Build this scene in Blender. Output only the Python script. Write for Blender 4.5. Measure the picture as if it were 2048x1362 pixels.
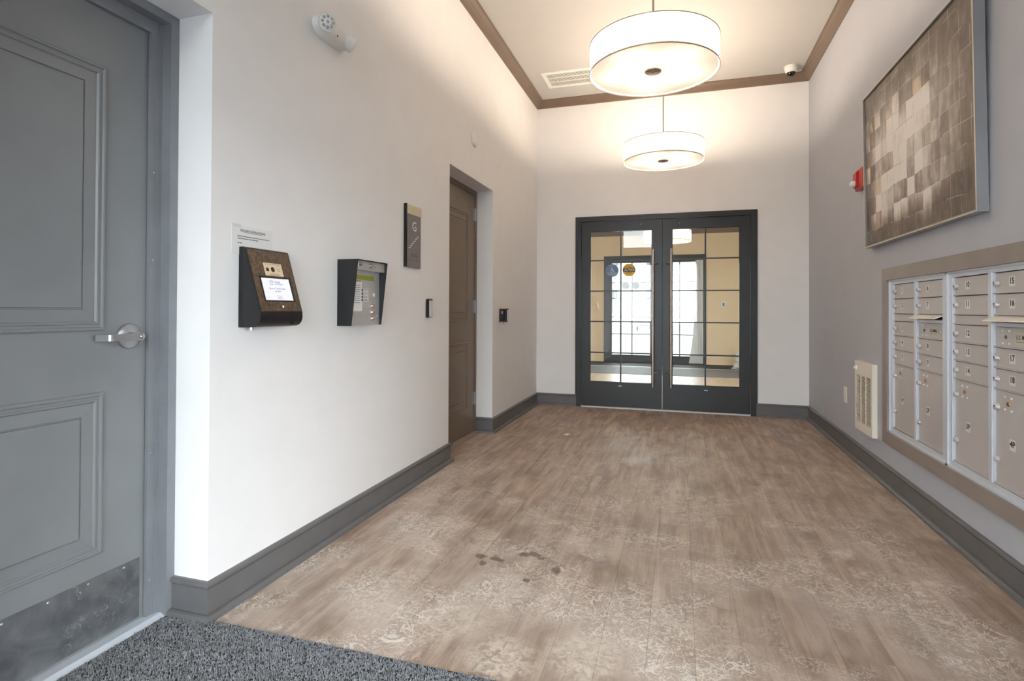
import bpy, bmesh, math, random
import numpy as np
from mathutils import Vector, Matrix

random.seed(7)
for o in list(bpy.data.objects):
    bpy.data.objects.remove(o, do_unlink=True)
SC = bpy.context.scene
COL = SC.collection

# ------------------------------------------------------------------ camera
F_PX, YAW, PIT, ROL = 1097.78, 0.297005, 0.0090865, 0.0040887
SY = -72.843
CAM = np.array([1.63444, 0.0, 1.12806])
_c, _s = math.cos(YAW), math.sin(YAW)
FWD = np.array([-_s*math.cos(PIT), _c*math.cos(PIT), math.sin(PIT)])
_r = np.array([_c, _s, 0.0]); _u = np.cross(_r, FWD)
RGT = math.cos(ROL)*_r + math.sin(ROL)*_u
UPV = -math.sin(ROL)*_r + math.cos(ROL)*_u
cam_data = bpy.data.cameras.new('camera')
cam = bpy.data.objects.new('camera', cam_data); COL.objects.link(cam)
cam_data.sensor_width = 36.0
cam_data.lens = F_PX/2048*36.0
cam_data.shift_y = SY/2048
cam_data.clip_start = 0.02; cam_data.clip_end = 200
m = Matrix.Identity(4)
for i in range(3):
    m[i][0], m[i][1], m[i][2], m[i][3] = RGT[i], UPV[i], -FWD[i], CAM[i]
cam.matrix_world = m
SC.camera = cam

# ------------------------------------------------------------------ light and exposure
SKY_STRENGTH = 4.8
BULB_W = 4.6
LOBBY_W = 8.5
world = bpy.data.worlds.new('world'); SC.world = world; world.use_nodes = True
bg = world.node_tree.nodes['Background']
bg.inputs[0].default_value = (0.90, 0.95, 1.0, 1); bg.inputs[1].default_value = SKY_STRENGTH
SC.view_settings.view_transform = 'Standard'
SC.view_settings.look = 'None'
SC.view_settings.gamma = 1.0
SC.view_settings.use_curve_mapping = False
SC.view_settings.exposure = 1.50

# ------------------------------------------------------------------ room dimensions
W, YB = 2.915, 6.3472           # right wall, back wall
HB, HC, HCEIL = 0.138, 3.516, 3.592
YN0, YN = 0.60, 1.588           # near door recess
YS1, YS2 = 3.7474, 4.7355       # stair door recess
HO = 2.206                      # recess height
DX1, DX2, DH = 0.4797, 2.4097, 2.1896
YE = -0.9                       # entry wall behind the camera
YL = 12.0                       # far lobby wall
LX0, LX1, HL = -0.9, 3.9, 2.86  # lobby

# pixel -> point on a plane of the room
def hit(u, v, ax, val):
    d = FWD + RGT*(u-1024)/F_PX - UPV*(v-681-SY)/F_PX
    t = (val-CAM[ax])/d[ax]
    return CAM + t*d
def Lw(u, v, x=0.0): h = hit(u, v, 0, x); return float(h[1]), float(h[2])
def Rw(u, v, x=W): h = hit(u, v, 0, x); return float(h[1]), float(h[2])
def Bw(u, v, y=YB): h = hit(u, v, 1, y); return float(h[0]), float(h[2])
def Fl(u, v, z=0.0): h = hit(u, v, 2, z); return float(h[0]), float(h[1])

# ------------------------------------------------------------------ mesh helpers
class MB:
    def __init__(self): self.v = []; self.f = []; self.sm = []
    def add(self, vs, fs, smooth=False):
        b = len(self.v); self.v += [tuple(map(float, p)) for p in vs]
        for f in fs: self.f.append([i+b for i in f]); self.sm.append(smooth)
        return self
    def box(self, x0, x1, y0, y1, z0, z1):
        x0, x1 = min(x0, x1), max(x0, x1); y0, y1 = min(y0, y1), max(y0, y1); z0, z1 = min(z0, z1), max(z0, z1)
        v = [(x0,y0,z0),(x1,y0,z0),(x1,y1,z0),(x0,y1,z0),(x0,y0,z1),(x1,y0,z1),(x1,y1,z1),(x0,y1,z1)]
        return self.add(v, [(0,3,2,1),(4,5,6,7),(0,1,5,4),(1,2,6,5),(2,3,7,6),(3,0,4,7)])
    def rbox(self, x0, x1, y0, y1, z0, z1, r=0.003, seg=1):
        bm = bmesh.new(); bmesh.ops.create_cube(bm, size=1)
        for q in bm.verts:
            q.co = Vector((x0+(q.co.x+.5)*(x1-x0), y0+(q.co.y+.5)*(y1-y0), z0+(q.co.z+.5)*(z1-z0)))
        r = min(r, .49*min(x1-x0, y1-y0, z1-z0))
        bmesh.ops.bevel(bm, geom=bm.edges[:], offset=r, segments=seg, affect='EDGES', profile=0.5)
        bmesh.ops.recalc_face_normals(bm, faces=bm.faces[:])
        bm.verts.index_update()
        self.add([q.co[:] for q in bm.verts], [[q.index for q in f.verts] for f in bm.faces]); bm.free()
        return self
    def prism(self, poly, axis, a, b):
        """poly: 2-D points in the two other axes (x: (y,z); y: (x,z); z: (x,y))"""
        n = len(poly)
        def P(p, t):
            if axis == 0: return (t, p[0], p[1])
            if axis == 1: return (p[0], t, p[1])
            return (p[0], p[1], t)
        v = [P(p, a) for p in poly] + [P(p, b) for p in poly]
        f = [list(range(n))[::-1], list(range(n, 2*n))]
        for i in range(n): f.append([i, (i+1) % n, n+(i+1) % n, n+i])
        return self.add(v, f)
    def tube(self, pts, r, n=12, cap=True, smooth=True):
        pts = [Vector(p) for p in pts]; rings = []; m0 = len(pts)
        rr = r if isinstance(r, (list, tuple)) else [r]*m0
        ref = None
        for i, p in enumerate(pts):
            d = (pts[min(i+1, m0-1)]-pts[max(i-1, 0)]).normalized()
            if ref is None:
                ref = Vector((0,0,1)) if abs(d.z) < .9 else Vector((1,0,0))
            a = d.cross(ref).normalized(); b = a.cross(d).normalized(); ref = b
            rings.append([p+(a*math.cos(2*math.pi*k/n)+b*math.sin(2*math.pi*k/n))*rr[i] for k in range(n)])
        v = [q for ring in rings for q in ring]; f = []
        for i in range(m0-1):
            for k in range(n):
                f.append([i*n+k, i*n+(k+1) % n, (i+1)*n+(k+1) % n, (i+1)*n+k])
        self.add(v, f, smooth)
        if cap:
            self.add(rings[0], [list(range(n))[::-1]]); self.add(rings[-1], [list(range(n))])
        return self
    def lathe(self, prof, center, axis, n=32, smooth=True):
        """prof: (r, t) along axis vector from center"""
        ax = Vector(axis).normalized(); ref = Vector((0,0,1)) if abs(ax.z) < .9 else Vector((1,0,0))
        a = ax.cross(ref).normalized(); b = ax.cross(a).normalized(); c = Vector(center)
        v = []; f = []
        for r, t in prof:
            for k in range(n):
                th = 2*math.pi*k/n
                v.append(c+ax*t+(a*math.cos(th)+b*math.sin(th))*r)
        for i in range(len(prof)-1):
            for k in range(n):
                f.append([i*n+k, i*n+(k+1) % n, (i+1)*n+(k+1) % n, (i+1)*n+k])
        return self.add(v, f, smooth)
    def sphere(self, c, rx, ry, rz, nu=24, nv=14):
        v = []; f = []
        for i in range(nv+1):
            th = math.pi*i/nv
            for k in range(nu):
                ph = 2*math.pi*k/nu
                v.append((c[0]+rx*math.sin(th)*math.cos(ph), c[1]+ry*math.sin(th)*math.sin(ph), c[2]+rz*math.cos(th)))
        for i in range(nv):
            for k in range(nu):
                f.append([i*nu+k, i*nu+(k+1) % nu, (i+1)*nu+(k+1) % nu, (i+1)*nu+k])
        return self.add(v, f, True)
    def sweep(self, prof, path):
        """prof: closed (n, z), n = distance to the right of the path direction; path in xy, mitred"""
        P = [Vector((p[0], p[1])) for p in path]; N = len(P); np_ = len(prof); v = []; f = []
        for i in range(N):
            d0 = (P[i]-P[i-1]).normalized() if i > 0 else (P[1]-P[0]).normalized()
            d1 = (P[i+1]-P[i]).normalized() if i < N-1 else d0
            n0 = Vector((d0.y, -d0.x)); n1 = Vector((d1.y, -d1.x))
            mm = (n0+n1); mm = mm/mm.dot(n0) if mm.length > 1e-6 else n0
            for a, z in prof:
                q = P[i]+mm*a; v.append((q.x, q.y, z))
        for i in range(N-1):
            for k in range(np_):
                f.append([i*np_+k, i*np_+(k+1) % np_, (i+1)*np_+(k+1) % np_, (i+1)*np_+k])
        f.append(list(range(np_))); f.append([(N-1)*np_+k for k in range(np_)][::-1])
        return self.add(v, f)
    def rings(self, rect, steps, axis_pt):
        """nested rectangles: rect=(a0,a1,b0,b1); steps=(inset,height); axis_pt(a,b,h) -> xyz; last ring filled"""
        a0, a1, b0, b1 = rect; v = []; f = []
        for ins, h in steps:
            for a, b in ((a0+ins, b0+ins), (a1-ins, b0+ins), (a1-ins, b1-ins), (a0+ins, b1-ins)):
                v.append(axis_pt(a, b, h))
        n = len(steps)
        for i in range(n-1):
            for k in range(4):
                f.append([i*4+k, i*4+(k+1) % 4, (i+1)*4+(k+1) % 4, (i+1)*4+k])
        f.append([(n-1)*4+k for k in range(4)])
        return self.add(v, f)

def mk(name, mb, mat, parent=None, recalc=True):
    me = bpy.data.meshes.new(name)
    off = Vector(parent_world(parent)) if parent else Vector((0,0,0))
    me.from_pydata([(p[0]-off.x, p[1]-off.y, p[2]-off.z) for p in mb.v], [], mb.f)
    me.polygons.foreach_set('use_smooth', mb.sm)
    if recalc:
        bm = bmesh.new(); bm.from_mesh(me); bmesh.ops.recalc_face_normals(bm, faces=bm.faces[:]); bm.to_mesh(me); bm.free()
    me.materials.append(mat)
    o = bpy.data.objects.new(name, me); COL.objects.link(o)
    if parent: o.parent = parent
    return o
def parent_world(o):
    v = Vector((0,0,0))
    while o is not None:
        v += o.location; o = o.parent
    return v
def tag(o, label, cat=None, group=None, kind=None):
    if label: o['label'] = label
    if cat: o['category'] = cat
    if group: o['group'] = group
    if kind: o['kind'] = kind
    return o
def thing(name, loc, label, cat, group=None, kind=None):
    o = bpy.data.objects.new(name, None); COL.objects.link(o); o.location = loc
    o.empty_display_size = .05
    return tag(o, label, cat, group, kind)
def struct(name, mb, mat, label, cat):
    return tag(mk(name, mb, mat), label, cat, None, 'structure')

def text(name, body, size, origin, dirv, upv, mat, parent=None, align='CENTER', sx=1.0, bold=0.0):
    cu = bpy.data.curves.new('txt', 'FONT'); cu.body = body; cu.size = size
    cu.align_x = align; cu.align_y = 'CENTER'; cu.extrude = 0.0; cu.offset = bold*size
    cu.resolution_u = 3; cu.space_line = 1.0
    t = bpy.data.objects.new('txt', cu); COL.objects.link(t)
    dg = bpy.context.evaluated_depsgraph_get(); dg.update()
    me = bpy.data.meshes.new_from_object(t.evaluated_get(dg))
    bpy.data.objects.remove(t); bpy.data.curves.remove(cu)
    d = Vector(dirv).normalized(); u = Vector(upv).normalized(); o0 = Vector(origin)
    off = parent_world(parent) if parent else Vector((0,0,0))
    for q in me.vertices: q.co = o0 + d*q.co.x*sx + u*q.co.y - off
    me.name = name; me.materials.clear(); me.materials.append(mat)
    o = bpy.data.objects.new(name, me); COL.objects.link(o)
    if parent: o.parent = parent
    return o
def disc(mb, c, r, dirv, upv, n=28, sy=1.0):
    d = Vector(dirv); u = Vector(upv); c = Vector(c)
    mb.add([c+d*r*math.cos(2*math.pi*k/n)+u*r*sy*math.sin(2*math.pi*k/n) for k in range(n)], [list(range(n))]); return mb
def quadp(mb, c, w, h, dirv, upv):
    d = Vector(dirv).normalized(); u = Vector(upv).normalized(); c = Vector(c)
    mb.add([c-d*w/2-u*h/2, c+d*w/2-u*h/2, c+d*w/2+u*h/2, c-d*w/2+u*h/2], [(0,1,2,3)]); return mb
def obox(mb, c, w, h, t, dirv, upv):
    """oriented slab: w along dir, h along up, t along dir x up"""
    d = Vector(dirv).normalized(); u = Vector(upv).normalized(); n = d.cross(u); c = Vector(c)
    v = []
    for e in (0, t):
        for a, b in ((-w/2,-h/2),(w/2,-h/2),(w/2,h/2),(-w/2,h/2)): v.append(c+d*a+u*b+n*e)
    mb.add(v, [(3,2,1,0),(4,5,6,7),(0,1,5,4),(1,2,6,5),(2,3,7,6),(3,0,4,7)]); return mb

# ------------------------------------------------------------------ materials
def srgb(r, g, b):
    f = lambda c: (c/255/12.92 if c/255 <= .04045 else ((c/255+.055)/1.055)**2.4)
    return (f(r), f(g), f(b), 1.0)
class NT:
    def __init__(self, name):
        self.m = bpy.data.materials.new(name); self.m.use_nodes = True
        self.t = self.m.node_tree; self.n = self.t.nodes
        self.b = self.n['Principled BSDF']; self.out = self.n['Material Output']
    def new(self, ty, **kw):
        q = self.n.new(ty)
        for k, v in kw.items(): setattr(q, k, v)
        return q
    def link(self, a, b): self.t.links.new(a, b)
    def math(self, op, a, b=None, c=None, clamp=False):
        q = self.new('ShaderNodeMath', operation=op, use_clamp=clamp)
        for i, x in enumerate((a, b, c)):
            if x is None: continue
            if isinstance(x, (int, float)): q.inputs[i].default_value = x
            else: self.link(x, q.inputs[i])
        return q.outputs[0]
    def noise(self, vec, scale, detail=3, rough=.5, dist=0.0):
        q = self.new('ShaderNodeTexNoise'); q.inputs['Scale'].default_value = scale
        q.inputs['Detail'].default_value = detail; q.inputs['Roughness'].default_value = rough
        q.inputs['Distortion'].default_value = dist
        if vec is not None: self.link(vec, q.inputs['Vector'])
        return q.outputs['Fac']
    def mapr(self, x, a, b, c=0.0, d=1.0):
        q = self.new('ShaderNodeMapRange'); q.inputs[1].default_value = a; q.inputs[2].default_value = b
        q.inputs[3].default_value = c; q.inputs[4].default_value = d
        self.link(x, q.inputs[0]); return q.outputs[0]
    def mix(self, fac, a, b):
        q = self.new('ShaderNodeMix', data_type='RGBA')
        for i, x in ((0, fac), (6, a), (7, b)):
            if isinstance(x, (int, float)): q.inputs[i].default_value = x
            elif isinstance(x, tuple): q.inputs[i].default_value = x
            else: self.link(x, q.inputs[i])
        return q.outputs[2]
    def pos(self): return self.new('ShaderNodeNewGeometry').outputs['Position']
    def obj(self): return self.new('ShaderNodeTexCoord').outputs['Object']
    def scale(self, vec, s):
        q = self.new('ShaderNodeVectorMath', operation='MULTIPLY'); self.link(vec, q.inputs[0]); q.inputs[1].default_value = s
        return q.outputs[0]
    def bump(self, h, strength=.2, dist=.002):
        q = self.new('ShaderNodeBump'); q.inputs['Strength'].default_value = strength; q.inputs['Distance'].default_value = dist
        self.link(h, q.inputs['Height']); self.link(q.outputs[0], self.b.inputs['Normal'])

def plain(name, rgb, rough=.5, metal=0.0, var=.06, scale=6.0, bump=0.0, bscale=200.0, spec=.5):
    k = NT(name); c = srgb(*rgb)
    v = k.noise(k.pos(), scale, 4)
    lo = tuple(x*(1-var) for x in c[:3])+(1,); hi = tuple(min(1, x*(1+var)) for x in c[:3])+(1,)
    k.link(k.mix(k.mapr(v, .3, .7), lo, hi), k.b.inputs['Base Color'])
    k.b.inputs['Roughness'].default_value = rough; k.b.inputs['Metallic'].default_value = metal
    k.b.inputs['Specular IOR Level'].default_value = spec
    if bump: k.bump(k.noise(k.pos(), bscale, 2), bump, .001)
    return k.m

M = {}
M['wall'] = plain('wall_paint', (233, 230, 230), .7, var=.015, bump=.12, bscale=260)
M['wall_grey'] = plain('wall_paint_grey', (183, 183, 190), .6, var=.02, bump=.12, bscale=260)
M['beige'] = plain('wall_paint_beige', (232, 212, 180), .7, var=.02)
M['ceil'] = plain('ceiling_paint', (190, 186, 183), .8, var=.01)
M['base'] = plain('trim_paint', (101, 99, 100), .38, var=.08, scale=9, bump=.06, bscale=60)
M['crown'] = plain('crown_paint', (116, 98, 84), .4, var=.05)
M['door_grey'] = plain('door_paint', (124, 125, 128), .36, var=.06, scale=4, bump=.05, bscale=120)
M['door_brown'] = plain('stair_door_paint', (122, 106, 92), .38, var=.06, scale=4)
M['frame_grey'] = plain('door_frame_paint', (124, 125, 130), .34, var=.06, scale=12)
M['dark'] = plain('dark_aluminium', (44, 44, 46), .36, .2, var=.08)
M['black'] = plain('black_plastic', (17, 18, 20), .45, var=.15, bump=.15, bscale=500)
M['gloss_black'] = plain('gloss_black', (14, 14, 16), .15)
M['steel'] = plain('brushed_steel', (178, 178, 180), .42, 1.0, var=.05, scale=40)
M['steel_face'] = plain('steel_face', (206, 204, 204), .32, .55, var=.04, scale=40)
M['chrome'] = plain('polished_steel', (205, 203, 200), .18, 1.0, var=.03)
M['copper'] = plain('satin_nickel', (205, 188, 176), .28, 1.0)
M['lock'] = plain('lock_metal', (196, 193, 191), .28, .35)
M['alu'] = plain('silver_paint', (196, 189, 187), .38, .15, var=.03, bump=.04, bscale=300)
M['alu_frame'] = plain('anodised_frame', (212, 216, 224), .35, .2, var=.03)
M['mail_trim'] = plain('mail_trim_paint', (146, 135, 129), .36, var=.06)
M['white'] = plain('white_plastic', (226, 224, 220), .4, var=.02)
M['cream'] = plain('cream_enamel', (236, 228, 216), .4, var=.02)
M['paper'] = plain('paper', (226, 224, 222), .7, var=.01)
M['ink'] = plain('ink', (20, 20, 22), .6)
M['ink_grey'] = plain('ink_grey', (96, 96, 104), .6)
M['white_print'] = plain('white_print', (232, 232, 232), .5)
M['red'] = plain('red_plastic', (190, 40, 30), .35)
M['dark_slot'] = plain('slot_black', (10, 10, 10), .8)
M['rust'] = plain('heater_inside', (56, 34, 26), .7, var=.3, scale=60)
M['brass'] = plain('brass', (176, 140, 84), .3, 1.0)
M['sign_ink'] = plain('sign_ink', (66, 62, 64), .5)
M['sign_grey'] = plain('sign_panel', (124, 117, 120), .5, var=.12, scale=30)
M['sign_gold'] = plain('sign_cap', (206, 192, 164), .45)
M['blue_decal'] = plain('blue_decal', (96, 124, 156), .45)
M['yellow'] = plain('yellow_decal', (226, 178, 30), .45)
M['grey_decal'] = plain('grey_decal', (70, 72, 78), .5)
M['lcd'] = plain('lcd', (150, 156, 50), .3)
M['mail_label'] = plain('mail_label', (206, 197, 180), .5)
M['tan'] = plain('tan_card', (222, 200, 168), .5)
M['concrete'] = plain('asphalt', (104, 104, 106), .8, var=.1, scale=2)
M['facade'] = plain('facade', (196, 192, 186), .8)
M['leaf'] = plain('foliage', (84, 108, 60), .6, var=.3, scale=3)
M['bark'] = plain('bark', (92, 74, 58), .8)
M['subfloor'] = plain('subfloor', (70, 58, 48), .8)
M['mat_dark'] = plain('mat_rubber', (52, 54, 57), .8, var=.25, scale=90)
M['mat_lobby'] = plain('lobby_mat', (112, 114, 118), .75, var=.12, scale=40)
M['plastic_sheet'] = plain('plastic_sheet', (208, 210, 212), .3, var=.05)

def glass_mat():
    k = NT('clear_glass'); fr = k.new('ShaderNodeFresnel'); fr.inputs[0].default_value = 1.5
    t = k.new('ShaderNodeBsdfTransparent'); t.inputs[0].default_value = (.95, .97, .96, 1)
    g = k.new('ShaderNodeBsdfGlossy'); g.inputs['Roughness'].default_value = 0.01
    x = k.new('ShaderNodeMixShader'); k.link(fr.outputs[0], x.inputs[0]); k.link(t.outputs[0], x.inputs[1]); k.link(g.outputs[0], x.inputs[2])
    k.link(x.outputs[0], k.out.inputs[0]); return k.m
M['glass'] = glass_mat()

def translucent(name, rgb, refl, trans):
    k = NT(name)
    d = k.new('ShaderNodeBsdfDiffuse'); d.inputs[0].default_value = tuple(c*refl for c in rgb)+(1,)
    t = k.new('ShaderNodeBsdfTranslucent'); t.inputs[0].default_value = tuple(c*trans for c in rgb)+(1,)
    a = k.new('ShaderNodeAddShader'); k.link(d.outputs[0], a.inputs[0]); k.link(t.outputs[0], a.inputs[1]); k.link(a.outputs[0], k.out.inputs[0])
    return k.m
M['shade'] = translucent('lamp_shade_fabric', (1.0, .96, .90), .42, .17)
M['shade_lobby'] = translucent('lobby_shade_fabric', (1.0, .95, .74), .42, .10)
M['diffuser'] = translucent('lamp_diffuser', (1.0, .97, .93), .45, .085)

def emit(name, rgb, s):
    k = NT(name); c = srgb(*rgb); k.b.inputs['Base Color'].default_value = (.02, .02, .02, 1)
    k.b.inputs['Emission Color'].default_value = c; k.b.inputs['Emission Strength'].default_value = s
    k.b.inputs['Roughness'].default_value = .2; return k.m
M['screen'] = emit('screen_glow', (226, 228, 240), .42)
M['led_red'] = emit('led_red', (170, 100, 80), .12)

def kiosk_mat():
    k = NT('kiosk_reflection_brown'); p = k.pos()
    a = k.noise(p, 60, 5, .7); b = k.noise(p, 260, 4, .7)
    c = k.mix(k.mapr(a, .35, .7), srgb(58, 46, 38), srgb(120, 98, 76))  # brown of a warm reflection on the black face, painted into the base colour
    c = k.mix(k.mapr(b, .45, .75, 0, .5), c, srgb(40, 34, 30))
    k.link(c, k.b.inputs['Base Color']); k.b.inputs['Roughness'].default_value = .38
    k.b.inputs['Metallic'].default_value = .25
    k.bump(b, .15, .0008); return k.m
M['kiosk'] = kiosk_mat()

def kick_mat():
    k = NT('kick_plate_metal'); p = k.pos()
    a = k.noise(p, 9, 5, .6, 1.0)
    c = k.mix(k.mapr(a, .3, .7), srgb(84, 85, 88), srgb(122, 123, 126))
    s = k.math('LESS_THAN', k.math('ABSOLUTE', k.math('SUBTRACT', k.noise(p, 14, 4, .7, 1.2), .5)), .006)
    msk = k.math('MULTIPLY', k.mapr(k.noise(p, 5, 2), .60, .66), .6)
    c = k.mix(k.math('MULTIPLY', s, msk), c, srgb(205, 205, 208))
    k.link(c, k.b.inputs['Base Color']); k.b.inputs['Roughness'].default_value = .3; k.b.inputs['Metallic'].default_value = .25
    return k.m
M['kick'] = kick_mat()

def painting_mat(y0, y1, z0, z1):
    """abstract grid of beige, brown and grey blocks with thin scored lines"""
    k = NT('painting_canvas'); p = k.pos()
    s = k.new('ShaderNodeSeparateXYZ'); k.link(p, s.inputs[0])
    nz = k.noise(p, 7, 3)
    u = k.math('DIVIDE', k.math('SUBTRACT', y1, s.outputs[1]), (y1-y0))       # 0 far end .. 1 near end
    v = k.math('DIVIDE', k.math('SUBTRACT', s.outputs[2], z0), (z1-z0))
    uu = k.math('ADD', k.math('MULTIPLY', u, 14.5), k.math('MULTIPLY', k.math('SUBTRACT', nz, .5), .25))
    vv = k.math('ADD', k.math('MULTIPLY', v, 9.6), k.math('MULTIPLY', k.math('SUBTRACT', k.noise(p, 5, 2), .5), .3))
    iu, iv = k.math('FLOOR', uu), k.math('FLOOR', vv)
    cmb = k.new('ShaderNodeCombineXYZ'); k.link(iu, cmb.inputs[0]); k.link(iv, cmb.inputs[1])
    wn = k.new('ShaderNodeTexWhiteNoise', noise_dimensions='3D'); k.link(cmb.outputs[0], wn.inputs['Vector'])
    r = wn.outputs['Value']
    # painted pale field inside a brown border
    jit = k.math('MULTIPLY', k.math('SUBTRACT', r, .5), .10)
    uj = k.math('ADD', u, jit); vj = k.math('ADD', v, jit)
    cen = k.math('MULTIPLY', k.math('MULTIPLY', k.mapr(uj, .03, .16), k.mapr(uj, .62, .95, 1.0, 0.0)),
                 k.math('MULTIPLY', k.mapr(vj, .07, .20), k.mapr(vj, .66, .94, 1.0, 0.0)))
    wn2 = k.new('ShaderNodeTexWhiteNoise', noise_dimensions='4D'); k.link(cmb.outputs[0], wn2.inputs['Vector']); wn2.inputs['W'].default_value = 3.3
    streak = k.noise(k.scale(p, (9, 26, 7)), 1.0, 4, .6)
    cloud = k.noise(p, 11, 4, .6)
    val = k.math('ADD', .26, k.math('MULTIPLY', cen, .68))
    val = k.math('ADD', val, k.math('MULTIPLY', k.math('SUBTRACT', wn2.outputs['Value'], .55), k.math('ADD', .14, k.math('MULTIPLY', cen, .55))))
    val = k.math('ADD', val, k.math('MULTIPLY', k.math('SUBTRACT', streak, .5), .55))
    val = k.math('ADD', val, k.math('MULTIPLY', k.math('SUBTRACT', cloud, .5), .45))
    ramp = k.new('ShaderNodeValToRGB'); e = ramp.color_ramp.elements
    e[0].position = 0.12; e[0].color = srgb(90, 77, 68)
    e[1].position = 1.0; e[1].color = srgb(234, 226, 220)
    for pos_, c in ((.35, (122, 107, 96)), (.58, (160, 147, 138)), (.78, (208, 197, 189))):
        q = ramp.color_ramp.elements.new(pos_); q.color = srgb(*c)
    k.link(val, ramp.inputs[0])
    c = ramp.outputs[0]
    gold = k.math('MULTIPLY', k.math('GREATER_THAN', wn.outputs['Value'], .95), k.math('GREATER_THAN', cen, .3))
    c = k.mix(k.math('MULTIPLY', gold, k.mapr(streak, .42, .6, 0, .7)), c, srgb(222, 196, 150))
    fu, fv = k.math('FRACT', uu), k.math('FRACT', vv)
    lu = k.math('LESS_THAN', k.math('MINIMUM', fu, k.math('SUBTRACT', 1.0, fu)), .016)
    lv = k.math('LESS_THAN', k.math('MINIMUM', fv, k.math('SUBTRACT', 1.0, fv)), .014)
    ln = k.math('MULTIPLY', k.math('MAXIMUM', lu, lv), k.mapr(k.noise(p, 9, 3), .3, .5))
    c = k.mix(k.math('MULTIPLY', ln, .6), c, k.mix(k.math('GREATER_THAN', k.noise(p, 6, 1), .5), srgb(214, 204, 192), srgb(84, 72, 62)))
    k.link(c, k.b.inputs['Base Color']); k.b.inputs['Roughness'].default_value = .45
    k.bump(streak, .25, .003); return k.m

WHITE_SPOTS = [(.676,3.07,.075,.9),(.49,2.69,.11,.5),(.46,2.41,.09,.45),(.71,2.60,.09,.4),(1.17,2.66,.07,.5),(1.25,2.56,.09,.5),
    (1.36,2.87,.06,.4),(1.03,2.11,.07,.5),(1.08,1.69,.13,.6),(1.35,1.80,.14,.6),(.91,2.87,.13,.3),(.52,2.08,.12,.4),
    (.55,1.88,.14,.45),(.86,1.85,.13,.4),(1.65,2.07,.09,.4),(.93,2.21,.07,.4),(2.09,3.17,.05,.5),(2.26,3.17,.04,.4),(2.36,2.89,.05,.6),
    (2.38,2.72,.05,.5),(2.56,2.64,.04,.6),(2.64,2.69,.03,.6),(2.556,2.37,.035,.7),(1.68,4.31,.16,.35),(1.5,4.6,.14,.25),(1.74,2.48,.07,.35)]
DARK_SPOTS = [(.779,2.345,.028),(.795,2.28,.026),(.859,2.358,.03),(.96,2.44,.024),(1.0,2.457,.028),(1.03,2.415,.024),(1.122,2.315,.026),(1.023,2.213,.018)]
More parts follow.
